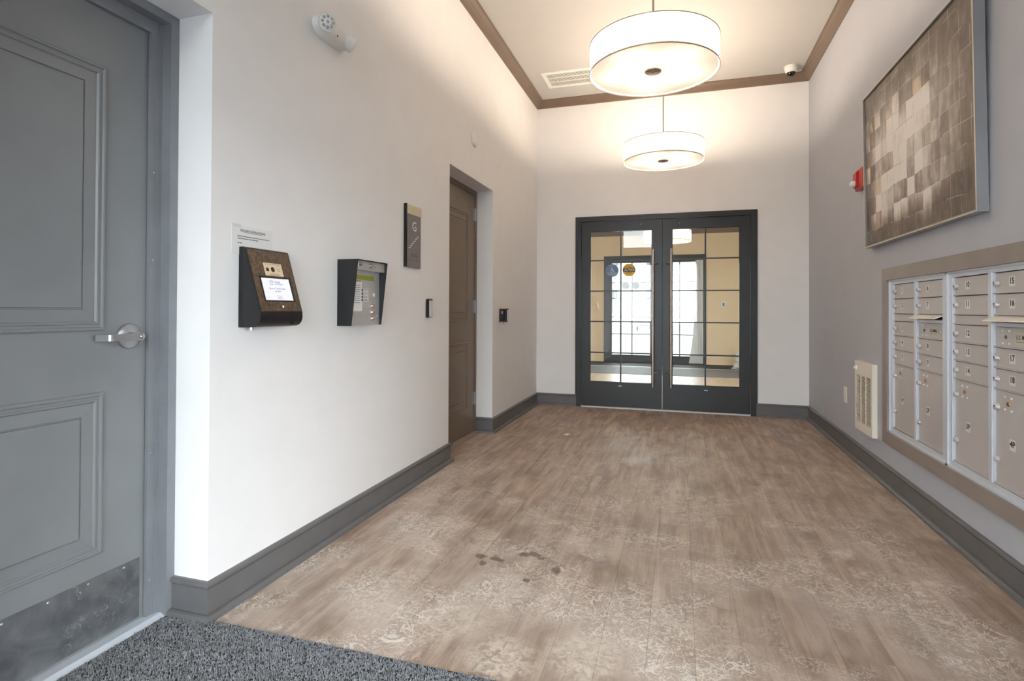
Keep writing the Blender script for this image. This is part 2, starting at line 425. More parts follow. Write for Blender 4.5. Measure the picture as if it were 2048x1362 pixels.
def floor_mat():
    k = NT('vinyl_plank'); p = k.pos()
    oi = k.new('ShaderNodeObjectInfo').outputs['Random']
    sh = k.new('ShaderNodeVectorMath', operation='ADD'); k.link(p, sh.inputs[0])
    cb = k.new('ShaderNodeCombineXYZ'); k.link(k.math('MULTIPLY', oi, 40.0), cb.inputs[0]); k.link(k.math('MULTIPLY', oi, 17.0), cb.inputs[1]); k.link(cb.outputs[0], sh.inputs[1])
    ps = sh.outputs[0]
    g1 = k.noise(k.scale(ps, (16, 1.6, 1)), 1.0, 6, .62, .6)
    g2 = k.noise(k.scale(ps, (90, 5, 1)), 1.0, 4, .6)
    g3 = k.noise(k.scale(ps, (6, 2.2, 1)), 1.0, 4, .6, .8)
    c = k.mix(k.mapr(g1, .3, .7), srgb(142, 117, 101), srgb(206, 184, 167))
    c = k.mix(k.mapr(g3, .42, .68, 0, .6), c, srgb(118, 98, 84))
    c = k.mix(k.mapr(g2, .45, .75, 0, .35), c, srgb(96, 80, 68))
    c = k.mix(k.math('MULTIPLY', oi, .25), c, srgb(146, 128, 114))
    # dried dusty film and footprints
    s = k.new('ShaderNodeSeparateXYZ'); k.link(p, s.inputs[0])
    near = k.mapr(s.outputs[1], 1.6, 4.8, 1.0, .12)
    film = k.mapr(k.noise(p, 2.3, 5, .6, .5), .36, .66)
    c = k.mix(k.math('MULTIPLY', k.math('MULTIPLY', film, near), .55), c, srgb(214, 202, 192))
    wob = k.new('ShaderNodeTexNoise'); wob.inputs['Scale'].default_value = 9; wob.inputs['Detail'].default_value = 4
    k.link(p, wob.inputs['Vector'])
    wv = k.new('ShaderNodeVectorMath', operation='MULTIPLY_ADD'); k.link(wob.outputs['Color'], wv.inputs[0]); wv.inputs[1].default_value = (.16, .16, 0)
    k.link(p, wv.inputs[2]); pw = wv.outputs[0]
    # contour rings left by drying water
    lines = None
    for sc, wd, off in ((7.0, .016, .5), (13.0, .022, .47), (22.0, .028, .53)):
        n = k.noise(p, sc, 3, .55, 1.2)
        ln = k.mapr(k.math('ABSOLUTE', k.math('SUBTRACT', n, off)), 0.0, wd, 1.0, 0.0)
        lines = ln if lines is None else k.math('MAXIMUM', lines, ln)
    patch = k.mapr(k.noise(p, 2.2, 3, .6, .3), .44, .58)
    ringm = k.math('MULTIPLY', k.math('MULTIPLY', lines, patch), near)
    c = k.mix(k.math('MULTIPLY', ringm, .95), c, srgb(240, 231, 222))
    fine = k.noise(p, 34, 4, .65, 1.0)
    acc = None
    for x, y, r, a in WHITE_SPOTS:
        d = k.new('ShaderNodeVectorMath', operation='DISTANCE'); k.link(pw, d.inputs[0]); d.inputs[1].default_value = (x+.08, y+.08, 0)
        f = k.mapr(d.outputs['Value'], r*.55, r*1.15, min(.95, a*1.5), 0.0)
        acc = f if acc is None else k.math('MAXIMUM', acc, f)
    acc = k.math('MULTIPLY', acc, k.mapr(fine, .4, .6, .15, 1.0))
    c = k.mix(acc, c, srgb(218, 204, 190))
    dk = None
    for x, y, r in DARK_SPOTS:
        d = k.new('ShaderNodeVectorMath', operation='DISTANCE'); k.link(pw, d.inputs[0]); d.inputs[1].default_value = (x+.08, y+.08, 0)
        f = k.mapr(d.outputs['Value'], r*.75, r*1.1, 1.0, 0.0)
        dk = f if dk is None else k.math('MAXIMUM', dk, f)
    c = k.mix(k.math('MULTIPLY', dk, .7), c, srgb(88, 72, 62))
    # tiny pale specks of grit
    vo = k.new('ShaderNodeTexVoronoi'); vo.inputs['Scale'].default_value = 26; k.link(p, vo.inputs['Vector'])
    sp = k.math('MULTIPLY', k.math('LESS_THAN', vo.outputs['Distance'], .055), k.math('GREATER_THAN', k.noise(p, 8, 2), .52))
    c = k.mix(k.math('MULTIPLY', sp, .8), c, srgb(236, 230, 222))
    k.link(c, k.b.inputs['Base Color'])
    k.link(k.math('ADD', .42, k.math('MULTIPLY', film, .2)), k.b.inputs['Roughness'])
    k.b.inputs['Specular IOR Level'].default_value = .4
    k.bump(g2, .12, .0015); return k.m
M['plank'] = floor_mat()

def lobby_floor():
    k = NT('lobby_wood'); p = k.pos()
    g = k.noise(k.scale(p, (14, 1.6, 1)), 1.0, 5, .6, .5)
    k.link(k.mix(k.mapr(g, .3, .7), srgb(180, 158, 132), srgb(206, 186, 162)), k.b.inputs['Base Color'])
    k.b.inputs['Roughness'].default_value = .4; return k.m
M['lobby_wood'] = lobby_floor()
def pile_mat():
    k = NT('mat_pile'); p = k.pos(); n = k.noise(p, 70, 3, .7); a = k.noise(p, 500, 2, .7)
    c = k.mix(k.mapr(n, .35, .65), srgb(84, 85, 88), srgb(140, 141, 145))
    c = k.mix(k.mapr(a, .55, .68), c, srgb(196, 197, 200))
    k.link(c, k.b.inputs['Base Color']); k.b.inputs['Roughness'].default_value = .6
    return k.m
M['pile'] = pile_mat()

# ================================================================== STRUCTURE
# floor with planks
fl = MB(); fl.box(-.45, W+.3, YE-.1, YB+.16, -.08, -.005)
floor = struct('floor', fl, M['subfloor'], 'worn grey-brown vinyl plank floor with dried dusty footprints', 'floor')
PW, PL = .152, 1.22
i0 = int(math.floor((-.3-.011)/PW)); rng = random.Random(3)
xa = .011+i0*PW
while xa < W:
    x0, x1 = max(xa, -.30), min(xa+PW, W)
    xa += PW
    if x1-x0 < .012: continue
    ya = 1.588-rng.random()*PL
    spans = [(YS1, YS2)] if x1 <= .001 else [(YN-.25, YB+.02)]
    if x0 < 0 < x1:
        for lo, hi in ((YS1, 4.31), (4.31, YS2)):
            mk('plank', MB().box(x0+.0003, -.0003, lo, hi-.0004, -.005, 0), M['plank'], floor)
    while ya < YB+.02:
        for lo, hi in spans:
            y0, y1 = max(ya, lo), min(ya+PL, hi)
            if y1-y0 < .02: continue
            xx0, xx1 = x0, x1
            if x1 > .001 and x0 < 0: xx0 = 0.0
            g = .0003; b = .0004
            P = MB(); P.box(xx0+g, xx1-g, y0+g, y1-g, -.005, -b)
            P.v = P.v[:4] + P.v[4:]
            P.add([(xx0+g,y0+g,-b),(xx1-g,y0+g,-b),(xx1-g,y1-g,-b),(xx0+g,y1-g,-b),(xx0+g+b,y0+g+b,0),(xx1-g-b,y0+g+b,0),(xx1-g-b,y1-g-b,0),(xx0+g+b,y1-g-b,0)],
                  [(0,1,5,4),(1,2,6,5),(2,3,7,6),(3,0,4,7),(4,5,6,7)])
            del P.f[1]; del P.sm[1]
            mk('plank', P, M['plank'], floor)
        ya += PL

# walls
wl = MB()
for y0, y1 in ((YE, YN0), (YN, YS1), (YS2, YB)): wl.box(-.32, 0, y0, y1, -.005, HCEIL)
for y0, y1 in ((YN0, YN), (YS1, YS2)): wl.box(-.32, 0, y0, y1, HO, HCEIL)
struct('wall_left', wl, M['wall'], 'pale painted wall with two recessed doors', 'wall')
MY0, MY1, MZ0, MZ1 = 2.460, 4.043, .3585, 1.3205      # mailbox opening
wr = MB()
SW0, SW1, SZ0, SZ1 = -.60, 1.40, .06, 1.80           # side window near the entrance
wr.box(W, W+.4, YE, SW0, -.005, HCEIL); wr.box(W, W+.4, SW1, MY0, -.005, HCEIL); wr.box(W, W+.4, SW0, SW1, -.005, SZ0); wr.box(W, W+.4, SW0, SW1, SZ1, HCEIL); wr.box(W, W+.4, MY1, YB, -.005, HCEIL)
wr.box(W, W+.4, MY0, MY1, -.005, MZ0); wr.box(W, W+.4, MY0, MY1, MZ1, HCEIL); wr.box(W+.37, W+.4, MY0, MY1, MZ0, MZ1)
struct('wall_right', wr, M['wall_grey'], 'grey painted wall holding the mailboxes and the picture', 'wall')
wb = MB()
wb.box(-.32, DX1, YB, YB+.15, -.005, HCEIL); wb.box(DX2, W+.4, YB, YB+.15, -.005, HCEIL); wb.box(DX1, DX2, YB, YB+.15, DH, HCEIL)
struct('wall_back', wb, M['wall'], 'pale painted end wall around the glass double door', 'wall')
struct('ceiling', MB().box(-.32, W+.4, YE-.15, YB+.15, HCEIL, HCEIL+.1), M['ceil'], 'flat pale ceiling with brown crown moulding', 'ceiling')

# entrance wall behind the camera: glazed street doors and a transom light
YV = 2*(YB+.035)-YE             # where the end-wall glass mirrors the entrance
ex0, ez0 = Bw(1224, 703, YV); ex1, ez1 = Bw(1399, 523, YV); tx0, tz0 = Bw(1246, 496, YV); tx1 = Bw(1326, 480, YV)[0]
ez0, tz1 = .05, 3.34
ew = MB()
ew.box(-.32, ex0, YE-.15, YE, -.005, HCEIL); ew.box(ex1, W+.4, YE-.15, YE, -.005, HCEIL); ew.box(ex0, ex1, YE-.15, YE, ez1, tz0)
ew.box(ex0, tx0, YE-.15, YE, tz0, HCEIL); ew.box(tx0, tx1, YE-.15, YE, tz1, HCEIL)
if tx1 < ex1: ew.box(tx1, ex1, YE-.15, YE, tz0, HCEIL)
struct('wall_entry', ew, M['wall'], 'entrance wall around the street doors', 'wall')
w1 = thing('window_1', ((ex0+ex1)/2, YE-.08, 0), 'dark framed glazed street entrance with transom light', 'window', kind='structure')
fr = MB(); mx = (ex0+ex1)/2
for x in (ex0, mx-.04, ex1-.05): fr.box(x, x+.05, YE-.12, YE-.04, 0, ez1)
for z in (0, ez1-.05): fr.box(ex0, ex1, YE-.12, YE-.04, z, z+.05)
mk('frame', fr, M['dark'], w1)
mk('pane', MB().box(ex0+.05, mx-.04, YE-.085, YE-.079, .05, ez1-.05), M['glass'], w1)
mk('pane', MB().box(mx+.01, ex1-.05, YE-.085, YE-.079, .05, ez1-.05), M['glass'], w1)
mk('transom_pane', MB().box(tx0, tx1, YE-.085, YE-.079, tz0, tz1), M['glass'], w1)

w2 = thing('window_2', (W+.2, (SW0+SW1)/2, SZ0), 'tall dark framed side window near the entrance', 'window', kind='structure')
fr = MB(); ym = (SW0+SW1)/2
for y in (SW0, ym-.025, SW1-.05): fr.box(W+.16, W+.22, y, y+.05, SZ0, SZ1)
for z in (SZ0, SZ1-.05): fr.box(W+.16, W+.22, SW0, SW1, z, z+.05)
mk('frame', fr, M['dark'], w2)
for y0, y1 in ((SW0+.05, ym-.025), (ym+.025, SW1-.05)): mk('pane', MB().box(W+.187, W+.193, y0, y1, SZ0+.05, SZ1-.05), M['glass'], w2)
# baseboards and crown
BP = [(0,0),(.012,0),(.012,.112),(.0095,.114),(.0095,.118),(.017,.1195),(.0195,.1235),(.0195,.128),(.017,.1335),(.011,.1375),(0,.138)]
SP = [(.012,0),(.034,0),(.034,.008),(.032,.015),(.0275,.0205),(.021,.024),(.012,.025)]
def baseboard(name, path, label):
    b = struct(name, MB().sweep(BP, path), M['base'], label, 'baseboard')
    mk('shoe_moulding', MB().sweep(SP, path), M['base'], b)
baseboard('baseboard_left', [(-.155, YN), (0, YN), (0, YS1), (-.155, YS1)], 'dark grey baseboard along the wall between the two recessed doors')
baseboard('baseboard_left', [(-.155, YS2), (0, YS2), (0, YB)], 'short dark baseboard between stair door and the room corner')
baseboard('baseboard_back', [(0, YB), (DX1, YB)], 'short dark baseboard beside the glass door on the stair side')
baseboard('baseboard_back', [(DX2, YB), (W, YB)], 'short dark baseboard beside the glass door on the mailbox side')
baseboard('baseboard_right', [(W, YB), (W, YE)], 'long dark baseboard under the mailboxes')
baseboard('baseboard_left', [(0, YE), (0, YN0), (-.155, YN0)], 'dark baseboard between street entrance and grey panel door')
CP = [(0,HC),(.008,HC),(.011,HC+.008),(.03,HC+.022),(.055,HC+.042),(.072,HC+.062),(.077,HC+.066),(.086,HC+.068),(.086,HCEIL),(0,HCEIL)]
struct('trim_1', MB().sweep(CP, [(0, YE), (0, YB)]), M['crown'], 'brown crown moulding along the door wall', 'trim')
struct('trim_2', MB().sweep(CP, [(0, YB), (W, YB)]), M['crown'], 'brown crown moulding above the glass double door', 'trim')
struct('trim_3', MB().sweep(CP, [(W, YB), (W, YE)]), M['crown'], 'brown crown moulding above the picture', 'trim')

# ================================================================== NEAR DOOR (door_1)
PSTEP = [(0,0),(.002,.006),(.006,.009),(.011,.009),(.014,.004),(.021,.0035),(.024,.007),(.029,.007),(.033,.0015),(.071,.006),(.073,.0015),(.076,.0015),(.078,.0065)]
d1 = thing('door_1', (-.22, 1.07, 0), 'large grey two-panel door with lever handle and kick plate', 'door', kind='structure')
f = MB()
f.box(-.305, -.155, YN-.034, YN-.0005, 0, HO-.0005); f.box(-.305, -.155, YN0+.0005, YN0+.034, 0, HO-.0005); f.box(-.305, -.155, YN0+.034, YN-.034, HO-.034, HO-.0005)
mk('frame', f, M['frame_grey'], d1)
f = MB()
f.box(-.213, -.2, YN-.076, YN-.034, .012, HO-.034); f.box(-.213, -.2, YN0+.034, YN0+.076, .012, HO-.034); f.box(-.213, -.2, YN0+.076, YN-.076, HO-.08, HO-.034)
f.box(-.2, -.196, YN-.05, YN-.034, .012, HO-.034)
mk('door_stop', f, M['frame_grey'], d1)
leaf = mk('leaf', MB().box(-.262, -.216, YN0+.04, YN-.04, .016, HO-.04), M['door_grey'], d1)
for z0, z1 in ((1.050, 1.936), (.308, .846)):
    mk('panel', MB().rings((.775, 1.362, z0, z1), PSTEP, lambda a, b, h: (-.216+h, a, b)), M['door_grey'], leaf)
kp = mk('kick_plate', MB().rbox(-.2162, -.2142, YN0+.08, 1.498, .024, .236, .0008), M['kick'], leaf)
for y in (1.44, 1.32, 1.2, 1.08, .96):
    mk('screw', MB().lathe([(0,.0016),(.003,.0014),(.0045,0)], (-.2142, y, .222), (1,0,0), 10), M['steel'], leaf)
lv = mk('lever_rose', MB().lathe([(.0435,0),(.0435,.010),(.041,.0125),(0,.0125)], (-.216, 1.447, 1.028), (1,0,0), 40), M['steel'], d1)
h = MB(); h.lathe([(.014,0),(.012,.02),(.012,.05),(0,.05)], (-.204, 1.447, 1.028), (1,0,0), 20)
pts = []
zt, yb = 1.028, 1.447
n = 10
out = [(yb+.013*math.cos(a), zt+.0135*math.sin(a)) for a in [math.pi/2-math.pi*i/n for i in range(n+1)]]
poly = out + [(1.345, zt-.0115), (1.345, zt+.0095)]
h.prism(poly, 0, -.160, -.150)
h.prism([(-.150, 1.347), (-.160, 1.347), (-.197, 1.330), (-.197, 1.321), (-.156, 1.334), (-.151, 1.339)], 2, zt-.0115, zt+.0095)
mk('lever', h, M['steel'], d1)
mk('key_cylinder', MB().lathe([(.008,0),(.008,.002),(.003,.003),(0,.003)], (-.150, 1.449, 1.028), (1,0,0), 16), M['chrome'], d1)
mk('threshold', MB().prism([(-.300, 0), (-.300, .010), (-.285, .015), (-.18, .015), (-.158, .005), (-.158, 0)], 1, YN0+.0345, YN-.0345), M['alu_frame'], d1)
for z in (1.30, 1.62, .60, .14): mk('screw', MB().lathe([(.004,0),(.0035,.002),(0,.002)], (-.2, YN-.062, z), (1,0,0), 10), M['steel'], d1)

# ================================================================== STAIR DOOR (door_2)
d2 = thing('door_2', (-.17, 4.24, 0), 'brown two-panel stair door set back in the wall', 'door', kind='structure')
f = MB()
f.box(-.305, -.155, YS2-.032, YS2-.0005, 0, HO-.0005); f.box(-.305, -.155, YS1+.0005, YS1+.032, 0, HO-.0005); f.box(-.305, -.155, YS1+.032, YS2-.032, HO-.036, HO-.0005)
mk('frame', f, M['door_brown'], d2)
leaf = mk('leaf', MB().box(-.21, -.165, YS1+.035, YS2-.035, .022, HO-.040), M['door_brown'], d2)
for z0, z1 in ((1.022, 1.972), (.250, .836)):
    mk('panel', MB().rings((3.965, 4.528, z0, z1), PSTEP, lambda a, b, h: (-.165+h, a, b)), M['door_brown'], leaf)
for v in (430, 613, 795):
    z = Lw(951, v, -.16)[1]
    hg = mk('hinge', MB().tube([(-.157, YS2-.034, z-.057), (-.157, YS2-.034, z+.057)], .0085, 12), M['steel'], d2)
    mk('hinge_plate', MB().box(-.1645, -.1625, YS2-.075, YS2-.036, z-.055, z+.055), M['steel'], hg)
mk('threshold', MB().prism([(-.30, 0), (-.30, .016), (-.17, .016), (-.115, .004), (-.115, 0)], 1, YS1+.033, YS2-.033), plain('threshold_wood', (150, 136, 122), .5), d2)
for u, v in ((914, 396), (940, 413)):
    y, z = Lw(u, v, -.165)
    mk('bolt', MB().lathe([(.005,0),(.005,.003),(0,.003)], (-.165, y, z), (1,0,0), 10), M['black'], leaf)

# ================================================================== GLASS DOUBLE DOOR
f = MB()
f.box(DX1+.0005, .533, YB-.012, YB+.11, 0, DH-.0005); f.box(2.357, DX2-.0005, YB-.012, YB+.11, 0, DH-.0005); f.box(.533, 2.357, YB-.012, YB+.11, 2.146, DH-.0005)
f.box(DX1-.012, DX1+.02, YB-.016, YB-.0005, .14, DH-.0141); f.box(DX2-.02, DX2+.012, YB-.016, YB-.0005, .14, DH-.0141); f.box(DX1-.012, DX2+.012, YB-.016, YB-.0005, DH-.014, DH+.012)
struct('trim_4', f, M['dark'], 'charcoal metal frame around the glass double door', 'door frame')
tr = struct('trim_5', MB().prism([(YB-.02, 0), (YB-.005, .012), (YB+.11, .012), (YB+.13, 0)], 0, .535, 2.355), M['alu_frame'], 'silver threshold strip under the glass double door', 'threshold')
YG = YB+.012     # face of leaves
def glass_leaf(name, x0, x1, gx0, gx1, vx, label, hx, sgn):
    z0, z1, gz0, gz1 = .016, 2.142, .294, 2.029
    t = thing(name, ((x0+x1)/2, YG+.022, 0), label, 'door', kind='structure')
    b = MB(); b.box(x0, gx0, YG, YG+.045, z0, z1); b.box(gx1, x1, YG, YG+.045, z0, z1)
    b.box(gx0, gx1, YG, YG+.045, z0, gz0); b.box(gx0, gx1, YG, YG+.045, gz1, z1)
    mk('stiles_and_rails', b, M['dark'], t)
    bead = MB()
    for a0, a1, c0, c1 in ((gx0, gx0+.006, gz0, gz1), (gx1-.006, gx1, gz0, gz1), (gx0, gx1, gz0, gz0+.006), (gx0, gx1, gz1-.006, gz1)):
        bead.box(a0, a1, YG+.006, YG+.018, c0, c1)
    mk('glazing_bead', bead, M['gloss_black'], t)
    hz = [1.694, 1.3405, .9885, .6305]; mw = .007
    for z in hz:
        mk('muntin', MB().box(gx0, vx-mw, YG+.012, YG+.032, z-mw, z+mw), M['dark'], t)
        mk('muntin', MB().box(vx+mw, gx1, YG+.012, YG+.032, z-mw, z+mw), M['dark'], t)
    mk('muntin', MB().box(vx-mw-.001, vx+mw+.001, YG+.011, YG+.033, gz0, gz1), M['dark'], t)
    zz = [gz1]+hz+[gz0]
    for a0, a1 in ((gx0, vx-mw), (vx+mw, gx1)):
        for i in range(5):
            mk('pane', MB().box(a0, a1, YG+.020, YG+.026, zz[i+1]+(mw if i < 4 else 0), zz[i]-(mw if i > 0 else 0)), M['glass'], t)
    bar = MB(); bar.tube([(hx, YG-.055, .262), (hx, YG-.055, 1.804)], .0125, 16)
    hd = mk('pull_bar', bar, M['copper'], t)
    for z in (1.645, .4314):
        mk('standoff', MB().tube([(hx, YG-.055, z), (hx+sgn*.045, YG-.045, z), (hx+sgn*.048, YG, z)], .0105, 12), M['steel'], hd)
    return t
d3 = glass_leaf('door_3', .537, 1.4425, .636, 1.332, .986, 'charcoal framed glass door leaf with round decals on the glass', 1.347, 1)
d4 = glass_leaf('door_4', 1.4475, 2.353, 1.551, 2.250, 1.9005, 'charcoal framed glass door leaf without decals', 1.540, -1)
mk('gap_light_stop', MB().box(1.428, 1.460, YG+.0455, YG+.050, .62, 2.142), M['dark'], d3)  # added strip behind the leaves, keeps lobby light out of the upper gap
for d, u, v in ((d3, 1282, 448), (d4, 1359, 445)):
    x, z = Bw(u, v, YG); mk('bolt', MB().lathe([(.008,0),(.007,.004),(0,.005)], (x, YG, z), (0,-1,0), 12), M['chrome'], d)
for d, u, v in ((d3, 1240, 772), (d4, 1412, 781)):
    x, z = Bw(u, v, YG); mk('maker_plate', MB().rbox(x-.019, x+.019, YG-.002, YG, z-.005, z+.005, .001), M['steel'], d)
EX, EZ = (1,0,0), (0,0,1)
yd = YG+.0185
def wheelchair(name, cx, cz, s, y, mat, parent):
    """access symbol: figure seated on a wheel"""
    b = MB(); P = lambda a, c: (cx+a*s, y, cz+c*s)
    disc(b, P(-.10, .82), .17*s, EX, EZ, 16)
    def stroke(pts, w):
        for (a0, c0), (a1, c1) in zip(pts[:-1], pts[1:]):
            d = Vector((a1-a0, c1-c0)).normalized(); nn = Vector((-d.y, d.x))*w/2
            b.add([P(a0+nn.x, c0+nn.y), P(a1+nn.x, c1+nn.y), P(a1-nn.x, c1-nn.y), P(a0-nn.x, c0-nn.y)], [(0,1,2,3)])
    stroke([(-.08, .6), (-.04, -.05), (.42, -.05), (.62, -.55), (.80, -.48)], .17)
    stroke([(-.06, .28), (.34, .28)], .13)
    stroke([(.52*math.cos(t)+.0, .52*math.sin(t)-.32) for t in [math.radians(a) for a in range(125, 350, 15)]], .13)
    return mk(name, b, mat, parent)
bx, bz = Bw(1224, 541, yd); yx, yz = Bw(1258, 540, yd); RD = .074
dc = mk('access_decal', disc(MB(), (bx, yd, bz), RD, EX, EZ, 40), M['blue_decal'], d3); dc['label'] = 'round blue decal with white wheelchair symbol'
wheelchair('access_symbol', bx, bz+.006, .030, yd-.0006, M['white_print'], dc)
text('lettering', 'CAUTION', .010, (bx, yd-.0006, bz+.053), EX, EZ, M['white_print'], dc)
text('lettering', 'ACTIVATE SWITCH', .0155, (bx, yd-.0006, bz-.032), EX, EZ, M['white_print'], dc)
text('lettering', 'TO OPERATE', .0155, (bx, yd-.0006, bz-.050), EX, EZ, M['white_print'], dc)
dc = mk('caution_decal', disc(MB(), (yx, yd, yz), RD, EX, EZ, 40), M['yellow'], d3); dc['label'] = 'round yellow caution automatic door decal'
bb = MB(); hw = math.sqrt(RD**2-.02**2); quadp(bb, (yx, yd-.0004, yz-.002), 2*hw-.002, .036, EX, EZ)
mk('black_band', bb, M['ink'], dc)
text('lettering', 'CAUTION', .034, (yx, yd-.0008, yz-.002), EX, EZ, M['white_print'], dc, bold=.01)
text('lettering', 'AUTOMATIC', .020, (yx, yd-.0006, yz+.029), EX, EZ, M['ink'], dc, bold=.012)
text('lettering', 'DOOR', .020, (yx, yd-.0006, yz-.034), EX, EZ, M['ink'], dc, bold=.012)
text('lettering', 'CAUTION', .010, (yx, yd-.0006, yz+.055), EX, EZ, M['ink'], dc)

# ================================================================== MAILBOXES
XF = W                      # door face plane
RY, RZ = (0,-1,0), (0,0,1)
ROWS = [1.290, 1.2005, 1.109, 1.063, .975, .887, .799, .400]
def mail_unit(ymax, numsA, numsB, parcels, label):
    t = thing('mailbox_unit', (W+.18, ymax-.395, MZ0), label, 'mailbox', 'wall mailbox units')
    y1 = ymax-.0005; y0 = ymax-.7895
    a1, a0 = ymax-.057, ymax-.374; b1, b0 = ymax-.415, ymax-.732
    z0, z1 = MZ0+.0005, MZ1-.0005
    fr = MB()
    for q0, q1 in ((a1, y1), (b1, a0), (y0, b0)): fr.box(W-.004, W+.05, q0, q1, z0, z1)
    for q0, q1 in ((a0, a1), (b0, b1)):
        fr.box(W-.004, W+.05, q0, q1, z0, .398); fr.box(W-.004, W+.05, q0, q1, 1.292, z1)
    for q in (y1-.010, y0): fr.box(W-.012, W-.004, q, q+.010, z0, z1)
    fr.box(W-.012, W-.004, y0, y1, z1-.010, z1); fr.box(W-.012, W-.004, y0, y1, z0, z0+.010)
    for q in (a1+.004, b1+.006): fr.box(W-.008, W-.004, q, q+.008, .398, 1.292)
    mk('frame', fr, M['alu_frame'], t)
    mk('cabinet', MB().box(W+.052, W+.36, y0, y1, z0, z1), M['ink_grey'], t)
    def lock(parent, y, z, r=.0115):
        L = mk('lock', MB().lathe([(r*1.25,0),(r*1.25,.004),(r,.005),(r,.011),(r*.8,.0145),(0,.015)], (W+.004, y, z), (-1,0,0), 14), M['lock'], parent)
        mk('keyhole', MB().box(W+.004-.0156, W+.004-.0146, y-.0022, y+.0022, z-.001, z+.007), M['ink'], parent)
        return L
    def rivets(parent, y, z, s=.022, r=.0045):
        for dy, dz in ((-s, s), (s, s), (-s, -s), (s, -s)):
            mk('rivet', MB().lathe([(r,0),(r*.7,.003),(0,.0035)], (W+.004, y+dy*.9, z+dz), (-1,0,0), 10), M['white'], parent)
    def door(y0, y1, z0, z1, num, parcel=False, name='mail_door'):
        b = MB(); b.rbox(W+.004, W+.020, y0+.003, y1-.003, z0+.0015, z1-.0015, .0015)
        b.box(W-.004, W+.005, y0+.004, y1-.004, z0+.0015, z0+.0065)
        d = mk(name, b, M['alu'], t)
        if num:
            ny = y1-(.125 if not parcel else .125); nz = z0+(z1-z0)*(.56 if not parcel else .47)
            lb = MB(); quadp(lb, (W+.0032, ny, nz-.002), .042 if len(num) > 1 else .034, .046 if parcel else .040, RY, RZ)
            s = mk('number_sticker', lb, M['paper'], d)
            text('number', num, .035, (W+.0026, ny, nz), RY, RZ, M['ink'], d, sx=1.0, bold=.03)
            lock(d, y1-.020, z1-.045 if not parcel else z1-.075)
        return d
    for (y0c, y1c), nums, B in (((a0, a1), numsA, False), ((b0, b1), numsB, True)):
        zt = ROWS
        door(y0c, y1c, zt[1], zt[0], nums[0]); door(y0c, y1c, zt[2], zt[1], nums[1])
        if not B:
            door(y0c, y1c, zt[3], zt[2], None, name='blank_panel')
            for i in range(3): door(y0c, y1c, zt[4+i], zt[3+i], nums[2+i])
        else:
            s = mk('mail_slot', MB().box(W+.03, W+.045, y0c, y1c, zt[3], zt[2]), M['dark_slot'], t)
            mk('slot_lip', MB().prism([(W+.030, zt[3]), (W+.004, zt[3]), (W+.004, zt[3]+.016), (W+.030, zt[3]+.022)], 1, y0c+.003, y1c-.003), M['alu_frame'], s)
            mk('slot_flap', MB().prism([(W+.012, zt[2]+.002), (W-.040, zt[2]-.020), (W-.042, zt[2]-.024), (W-.038, zt[2]-.025), (W+.012, zt[2]-.004)], 1, y0c+.004, y1c+.006), M['cream'], s)
            d = door(y0c, y1c, zt[4], zt[3], None, name='collection_door')
            cy, cz = (y0c+y1c)/2, (zt[4]+zt[3])/2
            rivets(d, y1c-.080, cz+.002, .026, .0055)
            mk('key_slot', MB().lathe([(.008,0),(.007,.003),(0,.003)], (W+.004, y1c-.080, cz+.002), (-1,0,0), 12), M['ink_grey'], d)
            ls = MB(); quadp(ls, (W+.0032, y1c-.195, cz), .105, .052, RY, RZ); s2 = mk('mail_label', ls, M['mail_label'], d)
            text('lettering', 'U.S. MAIL', .024, (W+.0026, y1c-.195, cz+.003), RY, RZ, M['ink'], d, sx=.86, bold=.02)
            ul = MB(); quadp(ul, (W+.0026, y1c-.195, cz-.014), .088, .0016, RY, RZ); mk('underline', ul, M['ink'], d)
            mk('rivet', MB().lathe([(.005,0),(.004,.003),(0,.0035)], (W+.004, y1c-.275, cz), (-1,0,0), 10), M['white'], d)
            for i in range(2): door(y0c, y1c, zt[5+i], zt[4+i], nums[2+i])
        p = door(y0c, y1c, zt[7], zt[6], parcels[1 if B else 0], True, name='parcel_door')
        rivets(p, y1c-.095, zt[6]-.052, .026, .0055)
        mk('master_lock', MB().lathe([(.010,0),(.009,.004),(.004,.004),(0,.002)], (W+.004, y1c-.095, zt[6]-.052), (-1,0,0), 14), M['brass'], p)
        mk('knob', MB().lathe([(.013,0),(.0135,.006),(.010,.013),(0,.016)], (W+.004, y1c-.020, zt[7]+.105), (-1,0,0), 16), M['lock'], p)
    return t
u1 = mail_unit(4.043, ['1','2','3','4','5'], ['6','7','8','9'], ['1P','2P'], 'silver wall mailbox unit beside the heater with small single-digit box numbers')
u2 = mail_unit(3.2533, ['10','11','12','13','14'], ['15','16','17','18'], ['3P','4P'], 'silver wall mailbox unit with two-digit box numbers, farther from the heater')
TW, TT = .077, .024
f = MB()
def bevelled(y0, y1, z0, z1):
    f.rbox(W-TT, W-.0005, y0, y1, z0, z1, .002)
tm = MB()
for poly in ([(MY1, MZ0), (MY1+TW, MZ0-TW), (MY1+TW, MZ1+TW), (MY1, MZ1)], [(MY0, MZ0), (MY0-TW, MZ0-TW), (MY0-TW, MZ1+TW), (MY0, MZ1)],
             [(MY0, MZ0), (MY0-TW, MZ0-TW), (MY1+TW, MZ0-TW), (MY1, MZ0)], [(MY0, MZ1), (MY0-TW, MZ1+TW), (MY1+TW, MZ1+TW), (MY1, MZ1)]):
    tm.prism(poly, 0, W-TT, W-.0005)
tm.v = [(x if x > W-.01 else x, y, z) for x, y, z in tm.v]
struct('trim_6', tm, M['mail_trim'], 'taupe wooden trim framing the mailboxes', 'trim')

